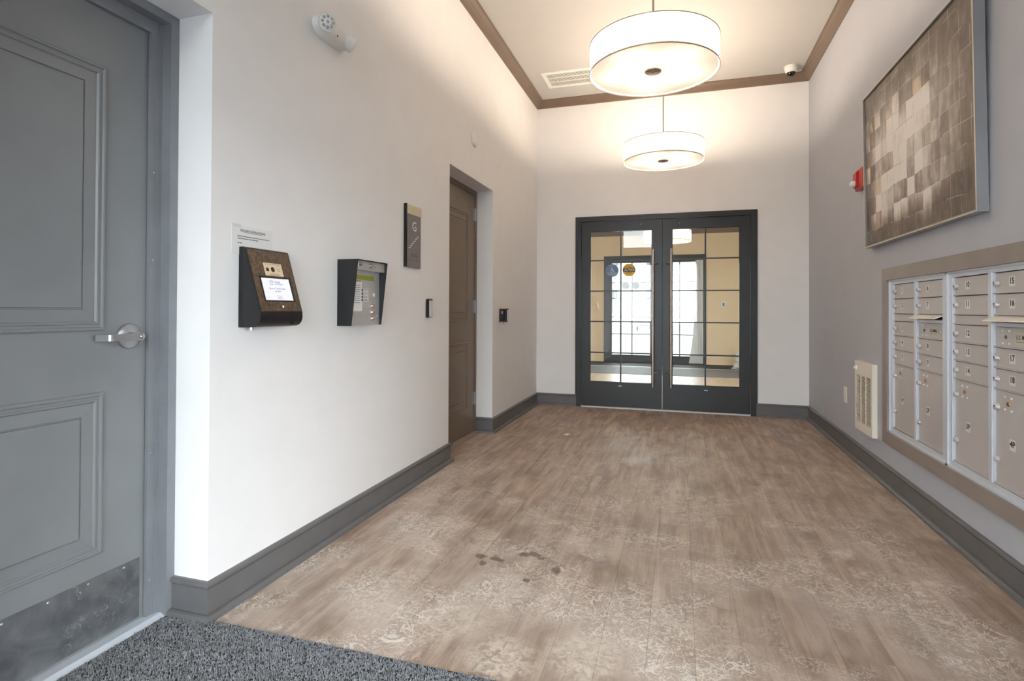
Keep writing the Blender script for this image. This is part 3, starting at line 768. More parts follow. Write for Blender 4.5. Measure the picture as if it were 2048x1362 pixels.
# ================================================================== PICTURE
PY0, PY1, PZ0, PZ1 = 2.865, 4.375, 1.560, 2.600
def lean(x, z): return x - .0145*(z-PZ0)
pic = thing('picture', (W-.03, (PY0+PY1)/2, PZ0), 'large abstract painting of beige and brown blocks in a silver frame', 'picture')
XO, XI = W-.048, W-.004
fb = MB()
for y0, y1, z0, z1 in ((PY0, PY0+.012, PZ0, PZ1), (PY1-.012, PY1, PZ0, PZ1), (PY0+.012, PY1-.012, PZ0, PZ0+.012), (PY0+.012, PY1-.012, PZ1-.012, PZ1)):
    fb.box(XO, XI, y0, y1, z0, z1)
fb.v = [(lean(x, z), y, z) for x, y, z in fb.v]
mk('frame', fb, plain('picture_frame_metal', (158, 158, 162), .4, .15), pic)
ln = MB()
for y0, y1, z0, z1 in ((PY0+.001, PY0+.006, PZ0+.001, PZ1-.001), (PY1-.006, PY1-.001, PZ0+.001, PZ1-.001), (PY0+.006, PY1-.006, PZ0+.001, PZ0+.006), (PY0+.006, PY1-.006, PZ1-.006, PZ1-.001)):
    ln.box(XO-.0015, XO, y0, y1, z0, z1)
ln.v = [(lean(x, z), y, z) for x, y, z in ln.v]
mk('gilt_edge', ln, plain('gilt_edge', (226, 210, 178), .35, .4), pic)
cv = MB().box(XO+.010, XO+.022, PY0+.016, PY1-.016, PZ0+.016, PZ1-.016); cv.v = [(lean(x, z), y, z) for x, y, z in cv.v]
mk('canvas', cv, painting_mat(PY0, PY1, PZ0, PZ1), pic)

# ================================================================== HEATER, OUTLET, ALARM
ht = thing('wall_heater', (W-.015, 4.48, .26), 'cream fan heater with slotted grille below the picture', 'heater')
HY0, HY1, HZ0, HZ1, HX = 4.288, 4.672, .260, .757, W-.032
b = MB()
b.box(HX, W-.0005, HY0, HY0+.012, HZ0, HZ1); b.box(HX, W-.0005, HY1-.012, HY1, HZ0, HZ1)
prof = lambda z: z
b.box(HX, W-.0005, HY0+.012, HY1-.012, HZ0, HZ0+.012); b.box(HX, W-.0005, HY0+.012, HY1-.012, HZ1-.012, HZ1)
gy = [HY0+.030, HY0+.134, HY0+.144, HY0+.244, HY0+.254, HY0+.352]
gz0, gz1 = HZ0+.062, HZ1-.098
b.box(HX, HX+.006, HY0+.012, HY1-.012, HZ0+.012, gz0); b.box(HX, HX+.006, HY0+.012, HY1-.012, gz1, HZ1-.012)
for y0, y1 in ((HY0+.012, gy[0]), (gy[1], gy[2]), (gy[3], gy[4]), (gy[5], HY1-.012)): b.box(HX, HX+.006, y0, y1, gz0, gz1)
mk('cover', b, M['cream'], ht)
mk('inner_element', MB().box(HX+.022, HX+.028, gy[0]-.003, gy[5]+.003, gz0-.01, gz1+.01), M['rust'], ht)
for i in range(3):
    lo = MB(); n = 34; st = (gz1-gz0)/n
    for k in range(n): z = gz0+st*(k+.5); lo.box(HX+.001, HX+.008, gy[2*i], gy[2*i+1], z-st*.20, z+st*.20)
    o = mk('louvers', lo, M['cream'], ht); o['kind'] = 'stuff'
kb = mk('knob', MB().lathe([(.017,0),(.017,.006),(.010,.008),(.009,.020),(0,.021)], (HX, HY1-.045, HZ1-.050), (-1,0,0), 20), M['white'], ht)
yo, zo = 5.025, .4495
ol = thing('wall_plate', (W-.003, yo, zo), 'small blank cream cover plate on the grey wall beside the heater', 'wall plate')
mk('plate', MB().rbox(W-.007, W-.0005, yo-.040, yo+.040, zo-.065, zo+.065, .003), M['cream'], ol)
for dz in (-.042, .042): mk('screw', MB().lathe([(.004,0),(.003,.0015),(0,.0015)], (W-.007, yo, zo+dz), (-1,0,0), 8), M['white'], ol)
al = thing('fire_alarm', (W-.02, 4.61, 2.0), 'red fire alarm strobe beside the painting', 'fire alarm')
ay0, ay1, az0, az1 = 4.44, 4.625, 2.005, 2.155
XA = W-.045
mk('back_box', MB().rbox(XA, W-.0005, ay0, ay1, az0, az1, .010, 2), M['red'], al)
mk('housing', MB().prism([(XA, az0+.018), (XA-.014, az0+.030), (XA-.014, az1-.026), (XA, az1-.010)], 1, 4.535, 4.612), M['red'], al)
b = MB(); b.lathe([(.024,0),(.024,.016),(.019,.026),(.010,.031),(0,.032)], (XA-.012, 4.573, az0+.048), (-1,0,0), 20)
mk('strobe_lens', b, M['white'], al)
for i, ch in enumerate('FIRE'):
    text('lettering', ch, .019, (XA-.0006, 4.497, 2.112-i*.017), RY, RZ, M['white_print'], al)

# ================================================================== LEFT WALL OBJECTS
LY, LZ = (0,1,0), (0,0,1)
# paper notice
pp = thing('paper_notice', (0.001, 1.793, 1.40), 'white paper delivery notice taped above the package kiosk', 'notice')
mk('sheet', MB().box(.0008, .0018, 1.684, 1.902, 1.335, 1.448), M['paper'], pp)
text('title', 'DELIVERY INSTRUCTIONS', .0115, (.0024, 1.793, 1.430), LY, LZ, M['ink'], pp, bold=.012)
q = MB(); quadp(q, (.0024, 1.793, 1.4235), .098, .0011, LY, LZ); mk('title_underline', q, M['ink'], pp)
lines = MB(); rr = random.Random(5)
for z, y0, y1 in ((1.4075, 1.712, 1.876), (1.3985, 1.712, 1.814), (1.381, 1.712, 1.735)):
    y = y0
    while y < y1:
        w = rr.uniform(.006, .016); quadp(lines, (.0024, y+w/2, z), w, .0030, LY, LZ); y += w+.0018
lp = mk('small_print', lines, M['ink_grey'], pp); lp['kind'] = 'stuff'
mk('tape', MB().box(.0019, .0022, 1.686, 1.730, 1.441, 1.453), M['plastic_sheet'], pp)

# package kiosk
KY0, KY1, KZ0, KZ1 = 1.722, 1.966, 1.053, 1.366
ks = thing('package_kiosk', (.05, 1.844, KZ0), 'black package locker kiosk with brown-toned slanted face and lit screen', 'kiosk')
FT, FB = (.030, 1.356), (.1035, 1.112)        # slanted face from top to bulge (x, z)
side = [(.0005, KZ0), (.0005, KZ1), (.020, KZ1), (.028, 1.362), FT]
side += [(.030+(.1035-.030)*t, 1.356+(1.112-1.356)*t) for t in (.33, .66)] + [FB]
for a in range(0, 95, 12):
    th = math.radians(a)
    side.append((.068+.0365*math.cos(th)+.0, 1.0925-.0385*math.sin(th)))
side.append((.05, KZ0))
b = MB(); n = len(side)
b.prism([(x, z) for x, z in side], 1, KY0, KY1)
mk('body', b, M['black'], ks)
dv = Vector((FB[0]-FT[0], 0, FB[1]-FT[1])); up = -dv.normalized(); nv = Vector((0,1,0)).cross(up); K0 = Vector((FT[0], (KY0+KY1)/2, FT[1]))
def K(y, t, o=0.0):            # point on the slanted face: y across, t metres down from top
    return K0 + Vector((0, y, 0)) - up*t + nv*o
FLN = dv.length
b = MB(); obox(b, K(0, FLN/2-.003, .0002), KY1-KY0-.012, FLN-.002, .0015, (0,1,0), up); mk('face_plate', b, M['kiosk'], ks)
# card and screen positions on the sloped face
b = MB(); obox(b, K(.0045, .076, .0018), .103, .054, .0008, (0,1,0), up); cd = mk('info_card', b, M['tan'], ks)
b = MB(); c = K(.0, .076, .0028); disc(b, c, .0105, (0,1,0), up, 24, 1.05); mk('scanner_eye', b, M['rust'], ks)
b = MB(); quadp(b, K(-.030, .077, .0028), .015, .014, (0,1,0), up); mk('camera_icon', b, M['rust'], ks)
b = MB()
for t, w in ((.054, .085), (.096, .046), (.100, .062)): quadp(b, K(.0045, t, .0028), w, .0014, (0,1,0), up)
for t in (.073, .080): quadp(b, K(.034, t, .0028), .016, .0013, (0,1,0), up)
mk('card_print', b, M['ink_grey'], ks)['kind'] = 'stuff'
b = MB(); obox(b, K(.004, .159, .0012), .178, .104, .0012, (0,1,0), up); mk('screen_bezel', b, M['gloss_black'], ks)
b = MB(); quadp(b, K(.001, .160, .0026), .158, .092, (0,1,0), up); sc_ = mk('screen', b, M['screen'], ks); sc_['label'] = 'lit white touch screen'
text('screen_text', 'Package', .0115, tuple(K(-.012, .128, .0029)), (0,1,0), up, M['ink_grey'], ks, align='LEFT')
text('screen_text', 'Concierge', .0115, tuple(K(-.012, .137, .0029)), (0,1,0), up, M['ink_grey'], ks, align='LEFT')
text('screen_text', 'Scan or Touch Screen', .0120, tuple(K(.001, .157, .0029)), (0,1,0), up, M['ink'], ks, sx=.85)
text('screen_text', 'to Start', .0120, tuple(K(.001, .168, .0029)), (0,1,0), up, M['ink'], ks, sx=.9)
b = MB()
for a0, a1, c0, c1 in ((-.034, -.032, .124, .140), (-.020, -.018, .124, .131), (-.034, -.018, .124, .1255), (-.034, -.018, .1385, .140), (-.028, -.018, .131, .1325)):
    b.add([K(a0, c0, .0029), K(a1, c0, .0029), K(a1, c1, .0029), K(a0, c1, .0029)], [(0,1,2,3)])
for t, w in ((.188, .030), (.194, .022), (.200, .034)): quadp(b, K(.004, t, .0029), w, .0012, (0,1,0), up)
mk('screen_logo', b, M['ink_grey'], ks)['kind'] = 'stuff'
b = MB(); disc(b, K(.010, .232, .0020), .005, (0,1,0), up, 14); mk('status_light', b, M['screen'], ks)
mk('side_trim', MB().prism([(KY0-.0008, KZ0+.002), (KY0-.0008, KZ1-.002), (KY0, KZ1-.002), (KY0, KZ0+.002)], 0, .0006, .016), M['gloss_black'], ks)
mk('conduit', MB().tube([(.025, KY0+.040, KZ0-.012), (.025, KY0+.040, KZ0)], .008, 14), M['chrome'], ks)
mk('groove', MB().box(.060, .1036, 1.905, 1.9085, 1.062, 1.088), M['dark_slot'], ks)

# intercom
IY0, IY1, IZ0, IZ1 = 2.361, 2.648, 1.041, 1.3725
ic = thing('intercom', (.05, 2.504, IZ0), 'black hooded entry intercom with steel face and keypad buttons', 'intercom')
prof = [(.0005, IZ0), (.081, IZ0), (.118, IZ1), (.0005, IZ1)]
b = MB(); b.prism(prof, 1, IY0, IY0+.0035); b.prism(prof, 1, IY1-.0035, IY1)
b.box(.0005, .118, IY0+.0035, IY1-.0035, IZ1-.0035, IZ1)
mk('hood', b, M['black'], ic)
b = MB(); b.box(.0005, .068, IY0+.0035, IY1-.0035, IZ0, 1.322); fp = mk('face_plate', b, M['steel_face'], ic)
b = MB(); b.box(.0005, .100, IY0+.0035, IY1-.0035, 1.322, IZ1-.0035); mk('header', b, M['steel_face'], ic)
def IL(cx, cy, x): return Lw(660+cx/8.515, 500+cy/8.515, x)
y0, z1 = IL(465, 430, .068); y1, z0 = IL(740, 515, .068)
b = MB(); b.rbox(.0682, .0705, 2.395, y1, z0-.003, z1+.002, .001); mk('display', b, M['lcd'], ic)
y, z = IL(690, 275, .1); mk('camera_button', MB().lathe([(.013,0),(.013,.003),(.010,.006),(.004,.008),(0,.008)], (.100, y, z), (1,0,0), 20), M['chrome'], ic)
y, z = IL(525, 250, .1); b = MB(); b.rbox(.1, .1015, y-.022, y+.012, z-.008, z+.008, .0005); lb = mk('name_badge', b, M['chrome'], ic)
b = MB(); quadp(b, (.1018, y-.005, z), .026, .009, LY, LZ); mk('badge_print', b, M['ink_grey'], ic)
y, z = IL(770, 290, .1); mk('keyhole', MB().lathe([(.003,0),(.003,.0006),(0,.0006)], (.1, y, z), (1,0,0), 10), M['ink'], ic)
for cy in (685, 742, 798, 852):
    y, z = IL(545, cy, .068)
    mk('call_button', MB().lathe([(.0065,0),(.006,.003),(0,.0035)], (.068, y, z), (1,0,0), 12), M['ink_grey'], ic)
    y, z = IL(610, cy, .068); b = MB(); b.box(.0681, .0688, y-.022, y+.022, z-.008, z+.008); s = mk('name_strip', b, M['paper'], ic)
    b = MB()
    for dz in (-.003, .003): quadp(b, (.0692, y-.002, z+dz), .034, .0022, LY, LZ)
    mk('strip_print', b, M['ink_grey'], ic)
b = MB(); quadp(b, (.0686, 2.435, 1.19), .085, .150, LY, LZ); sh_ = mk('directory_card', b, M['paper'], ic)
b = MB()
for i in range(9): quadp(b, (.0692, 2.432, 1.245-i*.011), .055, .0022, LY, LZ)
quadp(b, (.0692, 2.435, 1.268), .062, .004, LY, LZ)
mk('directory_print', b, M['ink_grey'], ic)['kind'] = 'stuff'
for cy in (955, 1060, 1165):
    y, z = IL(715, cy, .068); mk('push_knob', MB().lathe([(.013,0),(.0125,.006),(.008,.012),(0,.014)], (.068, y, z), (1,0,0), 16), M['copper'], ic)
y, z = IL(750, 768, .068); mk('speaker_boss', MB().lathe([(.010,0),(.009,.003),(0,.004)], (.068, y, z), (1,0,0), 16), M['white'], ic)
y, z = IL(805, 1122, .068); mk('screw', MB().lathe([(.005,0),(.004,.002),(0,.002)], (.068, y, z), (1,0,0), 10), M['white'], ic)

# floor-level sign
sg = thing('stair_sign', (.01, 3.15, 1.39), 'tall grey wall sign lettered G with stair symbol', 'sign')
mk('panel', MB().rbox(.004, .012, 3.058, 3.255, 1.388, 1.728, .001), M['sign_grey'], sg)
mk('top_cap', MB().rbox(.003, .016, 3.052, 3.258, 1.722, 1.780, .002), M['sign_gold'], sg)
mk('edge_strip', MB().box(.0005, .018, 3.046, 3.057, 1.388, 1.782), M['gloss_black'], sg)
mk('back_plate', MB().box(.0005, .004, 3.056, 3.252, 1.392, 1.772), M['ink_grey'], sg)
text('level_letter', 'G', .085, (.0126, 3.165, 1.648), LY, LZ, M['white_print'], sg)
st = MB()
for i in range(6):
    y, z = 3.088+i*.0225, 1.508+i*.0160
    st.box(.0122, .0128, y, y+.0245, z, z+.0042)
    if i < 5: st.box(.0122, .0128, y+.0210, y+.0245, z, z+.0190)
mk('stair_symbol', st, M['white_print'], sg)
text('lettering', 'STAIR', .034, (.0126, 3.160, 1.462), LY, LZ, M['sign_ink'], sg)
mk('sign_rule', MB().box(.0122, .0126, 3.060, 3.254, 1.4315, 1.4335), M['ink_grey'], sg)

# card readers
def reader(y0, z0, x0, name, label, back):
    t = thing(name, (x0+.01, y0+.024, z0), label, 'card reader')
    if back:
        mk('mounting_box', MB().rbox(.0005, x0-.003, y0-.001, y0+.062, z0+.003, z0+.125, .004), M['black'], t)
        mk('spacer', MB().box(x0-.003, x0, y0+.006, y0+.05, z0+.012, z0+.112), M['gloss_black'], t)
        b = MB(); quadp(b, (x0-.022, y0-.0014, z0+.094), .016, .008, EX, EZ); quadp(b, (x0-.022, y0-.0014, z0+.080), .016, .004, EX, EZ)
        mk('maker_label', b, M['white_print'], t)
        mk('lead', MB().tube([(x0-.01, y0+.02, z0-.022), (x0-.012, y0+.02, z0+.006)], .003, 8), M['ink_grey'], t)
    mk('body', MB().rbox(max(x0, .0005), x0+.026, y0, y0+.050, z0, z0+.124, .004), M['black'], t)
    mk('front', MB().rbox(x0+.0255, x0+.031, y0+.003, y0+.047, z0+.004, z0+.114, .002), M['alu_frame'], t)
    mk('seam', MB().box(x0+.0305, x0+.0315, y0+.003, y0+.047, z0+.080, z0+.083), M['white'], t)
    mk('light_bar', MB().box(x0+.010, x0+.0305, y0+.005, y0+.045, z0+.115, z0+.1265), M['led_red'], t)
reader(3.356, 1.069, 0.0, 'card_reader', 'slim silver card reader below the stair sign', False)
reader(4.925, 1.006, .052, 'card_reader', 'black card reader on a box between stair door and corner', True)

# emergency light
el = thing('emergency_light', (.03, 2.278, 2.42), 'white twin-head emergency light high on the wall', 'emergency light')
ec = Vector((.0, 2.278, 2.462))
def skew(mb, s):
    mb.v = [(x, y, z + s*(y-ec.y)) for x, y, z in mb.v]; return mb
b = MB()
nu, nv = 36, 10; vs = []; fs = []
for i in range(nv+1):
    t = i/nv*math.pi/2
    for k in range(nu):
        a = 2*math.pi*k/nu; ca, sa = math.cos(a), math.sin(a)
        sup = (abs(ca)**2.6+abs(sa)**2.6)**(-1/2.6)
        rr_ = math.cos(t)**.7 if i < nv else 0.0
        vs.append((.0005+.062*math.sin(t), ec.y+.128*sup*ca*rr_, ec.z+.056*sup*sa*rr_))
for i in range(nv):
    for k in range(nu): fs.append([i*nu+k, i*nu+(k+1) % nu, (i+1)*nu+(k+1) % nu, (i+1)*nu+k])
b.add(vs, fs, True); mk('body', b, M['white'], el)
def head(c, ax, r, dep, name):
    b = MB(); b.lathe([(r*.75,-dep),(r*.98,-dep*.6),(r*1.08,-.006),(r*1.1,0),(r*1.03,.003),(r,.001),(0,.001)], c, ax, 28); hd = mk(name, b, M['white'], el)
    b = MB(); b.lathe([(r*.94,0),(r*.94,.0025),(0,.003)], tuple(Vector(c)+Vector(ax).normalized()*.001), ax, 28); mk('reflector', b, M['white_print'], hd)
    a = Vector(ax).normalized(); s = a.cross(Vector((0,0,1))).normalized(); t = s.cross(a)
    for k in range(9):
        rad = 0 if k == 0 else r*.62; th = 2*math.pi*k/8
        p = Vector(c)+a*.003+(s*math.cos(th)+t*math.sin(th))*rad
        b = MB(); b.lathe([(r*.2,0),(r*.16,.004),(0,.005)], tuple(p), ax, 10); mk('led_lens', b, M['steel'], hd)
head((.070, 2.170, 2.456), (.72, -.66, -.18), .039, .052, 'lamp_head')
head((.056, 2.388, 2.450), (.40, .88, -.22), .036, .055, 'lamp_head')
mk('test_button', MB().lathe([(.004,0),(.004,.002),(0,.002)], (.058, 2.265, 2.437), (1,0,-.3), 12), M['ink'], el)
bp_ = thing('blank_cover', (.003, 4.245, 2.53), 'small round white cover plate above the stair door', 'cover plate')
mk('disc', MB().lathe([(.062,.0005),(.062,.006),(.054,.011),(0,.012)], (0, 4.245, 2.532), (1,0,0), 32), M['wall'], bp_)

# ================================================================== CEILING OBJECTS
cvn = thing('ceiling_vent', (.55, 5.74, HCEIL-.01), 'white slatted ceiling air vent in the corner', 'vent')
vx0, vx1, vy0, vy1 = .238, .86, 5.540, 5.942
zc = HCEIL-.0005
b = MB()
rows = [(vy0+.05, vy0+.143), (vy0+.155, vy0+.247), (vy0+.259, vy0+.352)]
ys = [vy0] + [q for r_ in rows for q in r_] + [vy1]
for i in range(0, len(ys), 2): b.box(vx0, vx1, ys[i], ys[i+1], zc-.008, zc)
for y0, y1 in rows: b.box(vx0, vx0+.045, y0, y1, zc-.008, zc); b.box(vx1-.045, vx1, y0, y1, zc-.008, zc)
mk('frame', b, M['white'], cvn)
mk('throat', MB().box(vx0+.04, vx1-.04, vy0+.045, vy1-.045, zc-.0015, zc), M['dark_slot'], cvn)
for y0, y1 in rows:
    s = MB(); n = 40
    for k in range(n): x = vx0+.045+(vx1-vx0-.09)*(k+.5)/n; s.box(x-.0030, x+.0030, y0, y1, zc-.0078, zc-.0016)
    mk('slat_row', s, M['white'], cvn)['kind'] = 'stuff'
dm = thing('security_camera', (2.705, 6.105, HCEIL-.1), 'white dome security camera in the ceiling corner', 'camera')
mk('base', MB().lathe([(.066,.0005),(.066,.012),(.062,.030),(.055,.055),(.050,.060),(0,.060)], (2.705, 6.105, HCEIL), (0,0,-1), 32), M['white'], dm)
b = MB(); b.sphere((2.705, 6.105, HCEIL-.060), .044, .044, .044, 24, 14); mk('dome', b, M['gloss_black'], dm)
mk('dome_ring', MB().lathe([(.047,.055),(.049,.062),(.046,.068),(.043,.066)], (2.705, 6.105, HCEIL), (0,0,-1), 32), M['white'], dm)

def pendant(cx, cy, zb, ceil, watts, label, nb=5, R=.363, H=.162, shade='shade'):
    t = thing('pendant_lamp', (cx, cy, ceil), label, 'lamp', 'drum pendant lamps')
    N = 64
    mk('canopy', MB().lathe([(0,.0005),(.065,.0005),(.065,.018),(.055,.024),(0,.024)], (cx, cy, ceil), (0,0,-1), 28), M['copper'], t)
    mk('rod', MB().tube([(cx, cy, ceil-.02), (cx, cy, zb+.02)], .0065, 12), M['copper'], t)
    b = MB(); b.lathe([(R,0),(R,H)], (cx, cy, zb), (0,0,1), N); sh = mk('shade', b, M[shade], t)
    for z in (zb-.002, zb+H-.002):
        b = MB(); b.lathe([(R-.001,0),(R+.0025,0),(R+.0025,.005),(R-.001,.005),(R-.001,0)], (cx, cy, z), (0,0,1), N); mk('shade_ring', b, M['copper'], sh)
    b = MB(); b.lathe([(0,0),(R-.008,0)], (cx, cy, zb+.010), (0,0,1), N); mk('diffuser', b, M['diffuser'], t)
    mk('finial', MB().lathe([(0,-.014),(.004,-.013),(.005,-.008),(.045,-.006),(.047,-.002),(.047,.002)], (cx, cy, zb+.008), (0,0,1), 32), M['copper'], t)
    b = MB()
    for k in range(3):
        a = 2*math.pi*k/3+.4
        b.tube([(cx, cy, zb+H-.008), (cx+(R-.002)*math.cos(a), cy+(R-.002)*math.sin(a), zb+H-.008)], .003, 8)
    mk('spider', b, M['copper'], t)
    b = MB()
    a = math.radians(-35); b.box(cx+R*math.cos(a)-.001, cx+R*math.cos(a)+.001, cy+R*math.sin(a)-.002, cy+R*math.sin(a)+.002, zb+.004, zb+H-.004); mk('shade_seam', b, M['sign_gold'], sh)
    for k in range(nb):
        a = 2*math.pi*k/nb+.5
        ld = bpy.data.lights.new('bulb_light', 'POINT'); ld.energy = watts; ld.color = (1.0, .86, .68); ld.shadow_soft_size = .07
        lo = bpy.data.objects.new('bulb_light', ld); COL.objects.link(lo); lo.parent = t
        lo.location = (.20*math.cos(a), .20*math.sin(a), zb+.095-ceil)
pendant(1.484, 3.26, 2.498, HCEIL, BULB_W, 'drum pendant lamp with white fabric shade nearer the mailboxes')
pendant(1.484, 5.28, 2.504, HCEIL, BULB_W, 'drum pendant lamp with white fabric shade closest to the glass door')

# ================================================================== ENTRANCE MAT
mt = thing('entrance_mat', (1.4, .5, 0), 'dark grey looped entrance mat beside the grey panel door', 'mat')
b = MB(); b.box(.0, W-.031, YE+.02, YN-.004, -.004, .004); b.box(-.158, 0, YN0+.036, YN-.015, -.004, .004)
mk('backing', b, M['mat_dark'], mt)
r = np.random.default_rng(4)
def tufts(x0, x1, y0, y1, n):
    V = np.empty((n, 5, 3)); cx = r.uniform(x0, x1, n); cy = r.uniform(y0, y1, n); th = r.uniform(0, math.pi*2, n)
    ln_, wd, hh = r.uniform(.004, .008, n), r.uniform(.0018, .003, n), r.uniform(.006, .012, n)
    for i, (a, c) in enumerate(((-1,-1),(1,-1),(1,1),(-1,1))):
        V[:, i, 0] = cx+np.cos(th)*a*ln_/2-np.sin(th)*c*wd/2; V[:, i, 1] = cy+np.sin(th)*a*ln_/2+np.cos(th)*c*wd/2; V[:, i, 2] = .0035
    V[:, 4, 0] = cx+r.uniform(-.004, .004, n); V[:, 4, 1] = cy+r.uniform(-.004, .004, n); V[:, 4, 2] = .0035+hh*.75
    return V
V = np.concatenate([tufts(.031, 1.5, .75, YN-.006, 62000), tufts(-.156, .031, YN0+.04, YN-.020, 9000)])
n = len(V)
F = np.array([[0,1,4],[1,2,4],[2,3,4],[3,0,4]])
faces = (F[None]+(np.arange(n)*5)[:, None, None]).reshape(-1, 3)
me = bpy.data.meshes.new('carpet_pile'); me.from_pydata((V.reshape(-1, 3)-np.array([1.4, .5, 0])).tolist(), [], faces.tolist()); me.materials.append(M['pile'])
o = bpy.data.objects.new('carpet_pile', me); COL.objects.link(o); o.parent = mt; o['kind'] = 'stuff'

# litter on the floor
x, y = Fl(1134, 869)
b = MB(); b.add([(x-.03, y-.012, .0005), (x+.012, y-.022, .0005), (x+.03, y+.015, .004), (x-.012, y+.02, .0005), (x+.002, y, .011)], [(0,1,4),(1,2,4),(2,3,4),(3,0,4),(0,3,2,1)])
tag(mk('paper_scrap', b, M['paper']), 'tiny crumpled white paper scrap on the floor', 'litter')

# ================================================================== LOBBY BEYOND THE GLASS
struct('floor', MB().box(LX0-.2, LX1+.2, YB+.16, YL+.2, -.08, 0), M['lobby_wood'], 'light wood floor of the lobby behind the glass doors', 'floor')
struct('ceiling', MB().box(LX0-.2, LX1+.2, YB+.151, YL+.2, HL, HL+.08), M['ceil'], 'low pale ceiling of the lobby behind the glass doors', 'ceiling')
struct('wall_lobby_left', MB().box(LX0-.2, LX0, YB+.151, YL+.2, 0, HL), M['beige'], 'beige lobby side wall behind the glass doors on the stair side', 'wall')
struct('wall_lobby_right', MB().box(LX1, LX1+.2, YB+.151, YL+.2, 0, HL), M['beige'], 'beige lobby side wall behind the glass doors on the mailbox side', 'wall')
fx0 = Bw(1208, 600, YL)[0]; fx1 = Bw(1412, 600, YL)[0]; fz1 = Bw(1300, 511, YL)[1]
b = MB(); b.box(LX0, fx0, YL, YL+.2, 0, HL); b.box(fx1, LX1, YL, YL+.2, 0, HL); b.box(fx0, fx1, YL, YL+.2, fz1, HL)
struct('wall_lobby_back', b, M['beige'], 'beige lobby end wall around the street doors', 'wall')
struct('trim_7', MB().box(LX0, LX1, YL-.06, YL-.0005, HL-.15, HL-.001), M['crown'], 'brown crown band on the beige lobby wall', 'trim')
lm = MB().box(LX0+.05, LX1-.05, 9.76, 11.02, 0, .006)
tag(mk('lobby_mat', lm, M['mat_lobby']), 'grey mat across the lobby floor', 'mat')
tag(mk('lobby_mat', MB().box(LX0+.05, LX1-.05, 11.06, YL-.07, 0, .006), M['mat_dark']), 'dark mat in front of the lobby street doors', 'mat')
struct('trim_8', MB().box(LX0+.05, LX1-.05, 11.02, 11.06, 0, .008), M['alu_frame'], 'silver strip between the two lobby mats', 'trim')
# street doors
sd = thing('door_5', ((fx0+fx1)/2, YL+.05, 0), 'dark framed glazed street doors at the far end of the lobby', 'door', kind='structure')
g = [Bw(u, 600, YL)[0] for u in (1224, 1300, 1346, 1398)]
zt, zb_ = Bw(1260, 526, YL)[1], .16
b = MB(); b.box(fx0, g[0], YL-.03, YL+.07, 0, fz1); b.box(g[3], fx1, YL-.03, YL+.07, 0, fz1); b.box(g[1], g[2], YL-.03, YL+.07, 0, fz1)
b.box(g[0], g[1], YL-.03, YL+.07, zt, fz1); b.box(g[2], g[3], YL-.03, YL+.07, zt, fz1); b.box(g[0], g[1], YL-.03, YL+.07, 0, zb_); b.box(g[2], g[3], YL-.03, YL+.07, 0, zb_)
mk('frame', b, M['dark'], sd)
zr = [Bw(1250, v, YL)[1] for v in (565, 597, 634, 668)]
for q0, q1 in ((g[0], g[1]), (g[2], g[3])):
    vx = q0+(q1-q0)*(.53 if q0 == g[0] else .26)
    mk('pane', MB().box(q0, q1, YL+.02, YL+.026, zb_, zt), M['glass'], sd)
    mk('muntin', MB().box(vx-.012, vx+.012, YL+.008, YL+.019, zb_, zt), M['dark'], sd)
    for z in zr: mk('muntin', MB().box(q0, q1, YL+.008, YL+.019, z-.009, z+.009), M['dark'], sd)
for u, v in ((1251, 571), (1271, 571)):
    x, z = Bw(u, v, YL+.0); mk('door_decal', disc(MB(), (x, YL-.002+.008, z), .082, EX, EZ, 28), M['grey_decal'], sd)
x, z = Bw(1447, 609, YL)
sw = thing('light_switch', (x, YL-.004, z), 'white light switch plate on the beige lobby wall', 'light switch')
mk('plate', MB().rbox(x-.045, x+.045, YL-.008, YL-.0005, z-.065, z+.065, .003), M['white'], sw)
mk('rocker', MB().rbox(x-.016, x+.016, YL-.013, YL-.008, z-.032, z+.032, .002), M['ink_grey'], sw)
pendant(1.44, 8.95, 2.195, HL, LOBBY_W, 'drum pendant lamp seen through the glass doors in the lobby', shade='shade_lobby')
# crumpled plastic at the lobby wall
x, y = 2.80, 11.3
pb = MB(); rb = random.Random(9)
nu, nv = 16, 9; vs = []; fs = []
for i in range(nv+1):
    for k in range(nu):
        a = 2*math.pi*k/nu; t = i/nv
        rr_ = (.20*(1-t)**.6+.02)*(1+rb.uniform(-.28, .28))
        vs.append((x+rr_*math.cos(a), y+rr_*.7*math.sin(a), .007+.34*t*(1+(rb.uniform(-.12, .12) if i else 0))))
for i in range(nv):
    for k in range(nu): fs.append([i*nu+k, i*nu+(k+1) % nu, (i+1)*nu+(k+1) % nu, (i+1)*nu+k])
pb.add(vs, fs); pb.add(vs[:nu], [list(range(nu))[::-1]]); pb.add(vs[-nu:], [list(range(nu))])
tag(mk('plastic_bag', pb, M['plastic_sheet']), 'crumpled clear plastic bag on the lobby floor under the light switch', 'plastic bag')
# plastic sheet hung on the right street door
ps = MB(); vs = []; fs = []; nc, nr_ = 14, 20
px0, px1 = g[3]-.07, g[3]+.08
for i in range(nr_+1):
    for k in range(nc+1):
        t = k/nc; z = .02+(zt+.03-.02)*i/nr_; sp_ = 1+.9*(1-i/nr_)**3
        vs.append((px1-(px1-px0)*(1-t)*sp_, YL-.075+.018*math.sin(t*14+i*.25), z))
for i in range(nr_):
    for k in range(nc): fs.append([i*(nc+1)+k, i*(nc+1)+k+1, (i+1)*(nc+1)+k+1, (i+1)*(nc+1)+k])
ps.add(vs, fs, True)
tag(mk('plastic_sheet', ps, M['plastic_sheet']), 'pale plastic sheet hanging at the lobby street door', 'plastic sheet')

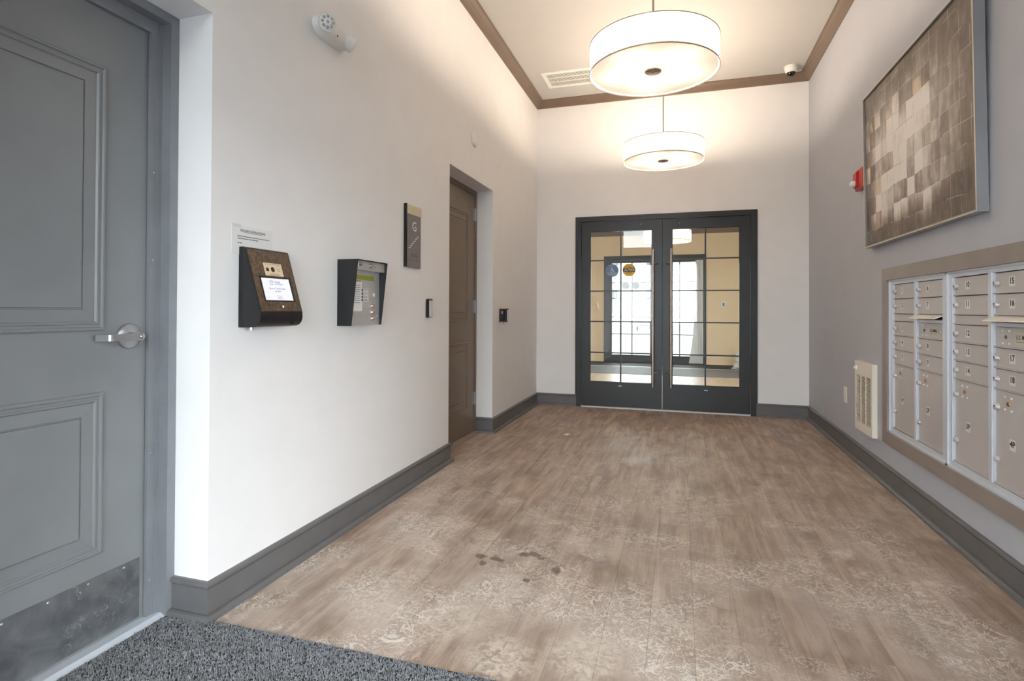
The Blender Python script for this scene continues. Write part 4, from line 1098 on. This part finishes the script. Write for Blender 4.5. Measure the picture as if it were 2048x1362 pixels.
# ================================================================== OUTSIDE
struct('ground', MB().box(-40, 40, YL+.2, 70, -.3, -.02), M['concrete'], 'grey pavement outside the street doors', 'ground')
struct('ground', MB().box(-40, 40, -40, YE-.15, -.3, -.02), M['concrete'], 'grey pavement outside the near entrance', 'ground')
struct('ground', MB().box(W+.41, 40, YE-.15, YB, -.3, -.02), M['concrete'], 'grey pavement outside the side window', 'ground')
bd = thing('building', (0, 44, 0), 'pale building across the street seen through both doors', 'building')
mk('wall', MB().box(-14, 14, 42, 48, -.02, 6.0), M['facade'], bd)
for i in range(7):
    for z in (.8, 3.5):
        wn_ = mk('window', MB().box(-11.6+i*3.6, -10.0+i*3.6, 41.94, 42.0, z, z+2.0), M['ink_grey'], bd)
        mk('pane', MB().box(-11.5+i*3.6, -10.1+i*3.6, 41.92, 41.94, z+.1, z+1.9), M['glass'], wn_)
def tree(x, y, h, label, seed):
    t = thing('street_tree', (x, y, -.02), label, 'tree')
    mk('trunk', MB().tube([(x, y, -.02), (x+.05, y, h*.35), (x, y, h*.6)], [.12, .09, .05], 10), M['bark'], t)
    q = np.random.default_rng(seed); n = 2600
    d = q.normal(size=(n, 3)); d /= np.linalg.norm(d, axis=1)[:, None]; d *= q.uniform(.3, 1, (n, 1))**.5
    c = d*np.array([h*.32, h*.32, h*.28])+np.array([x, y, h*.72])
    b = MB()
    for p in c:
        a = q.normal(size=3)*.09; e = q.normal(size=3)*.09; b.add([p-a, p+e, p+a, p-e], [(0,1,2,3)])
    mk('foliage', b, M['leaf'], t, recalc=False)['kind'] = 'stuff'
tree(-4.6, 33, 4.8, 'green street tree outside the far doors', 1)
# hand truck standing outside
x, y = Fl(1288, 661)
x, y = x*1.0, y
hc = thing('hand_truck', (x, y, -.02), 'grey hand truck standing on the pavement outside', 'hand truck')
k = .5
b = MB(); b.tube([(x-.28, y, .12), (x-.28, y, 1.0), (x-.2, y, 1.12), (x+.2, y, 1.12), (x+.28, y, 1.0), (x+.28, y, .12)], .025, 10)
mk('frame', b, M['ink_grey'], hc)
for z in (.3, .55, .8): mk('crossbar', MB().tube([(x-.28, y, z), (x+.28, y, z)], .02, 8), M['ink_grey'], hc)
for dx in (-.14, 0, .14): mk('upright', MB().tube([(x+dx, y, .2), (x+dx, y, .8)], .015, 8), M['ink_grey'], hc)
mk('toe_plate', MB().box(x-.3, x+.3, y-.3, y, -.015, .0), M['ink_grey'], hc)
for dx in (-.36, .36): mk('wheel', MB().lathe([(.0,-.03),(.12,-.03),(.13,0),(.12,.03),(0,.03)], (x+dx, y+.1, .11), (1,0,0), 20), M['black'], hc)
mk('axle', MB().tube([(x-.36, y+.1, .11), (x+.36, y+.1, .11)], .015, 8), M['ink_grey'], hc)
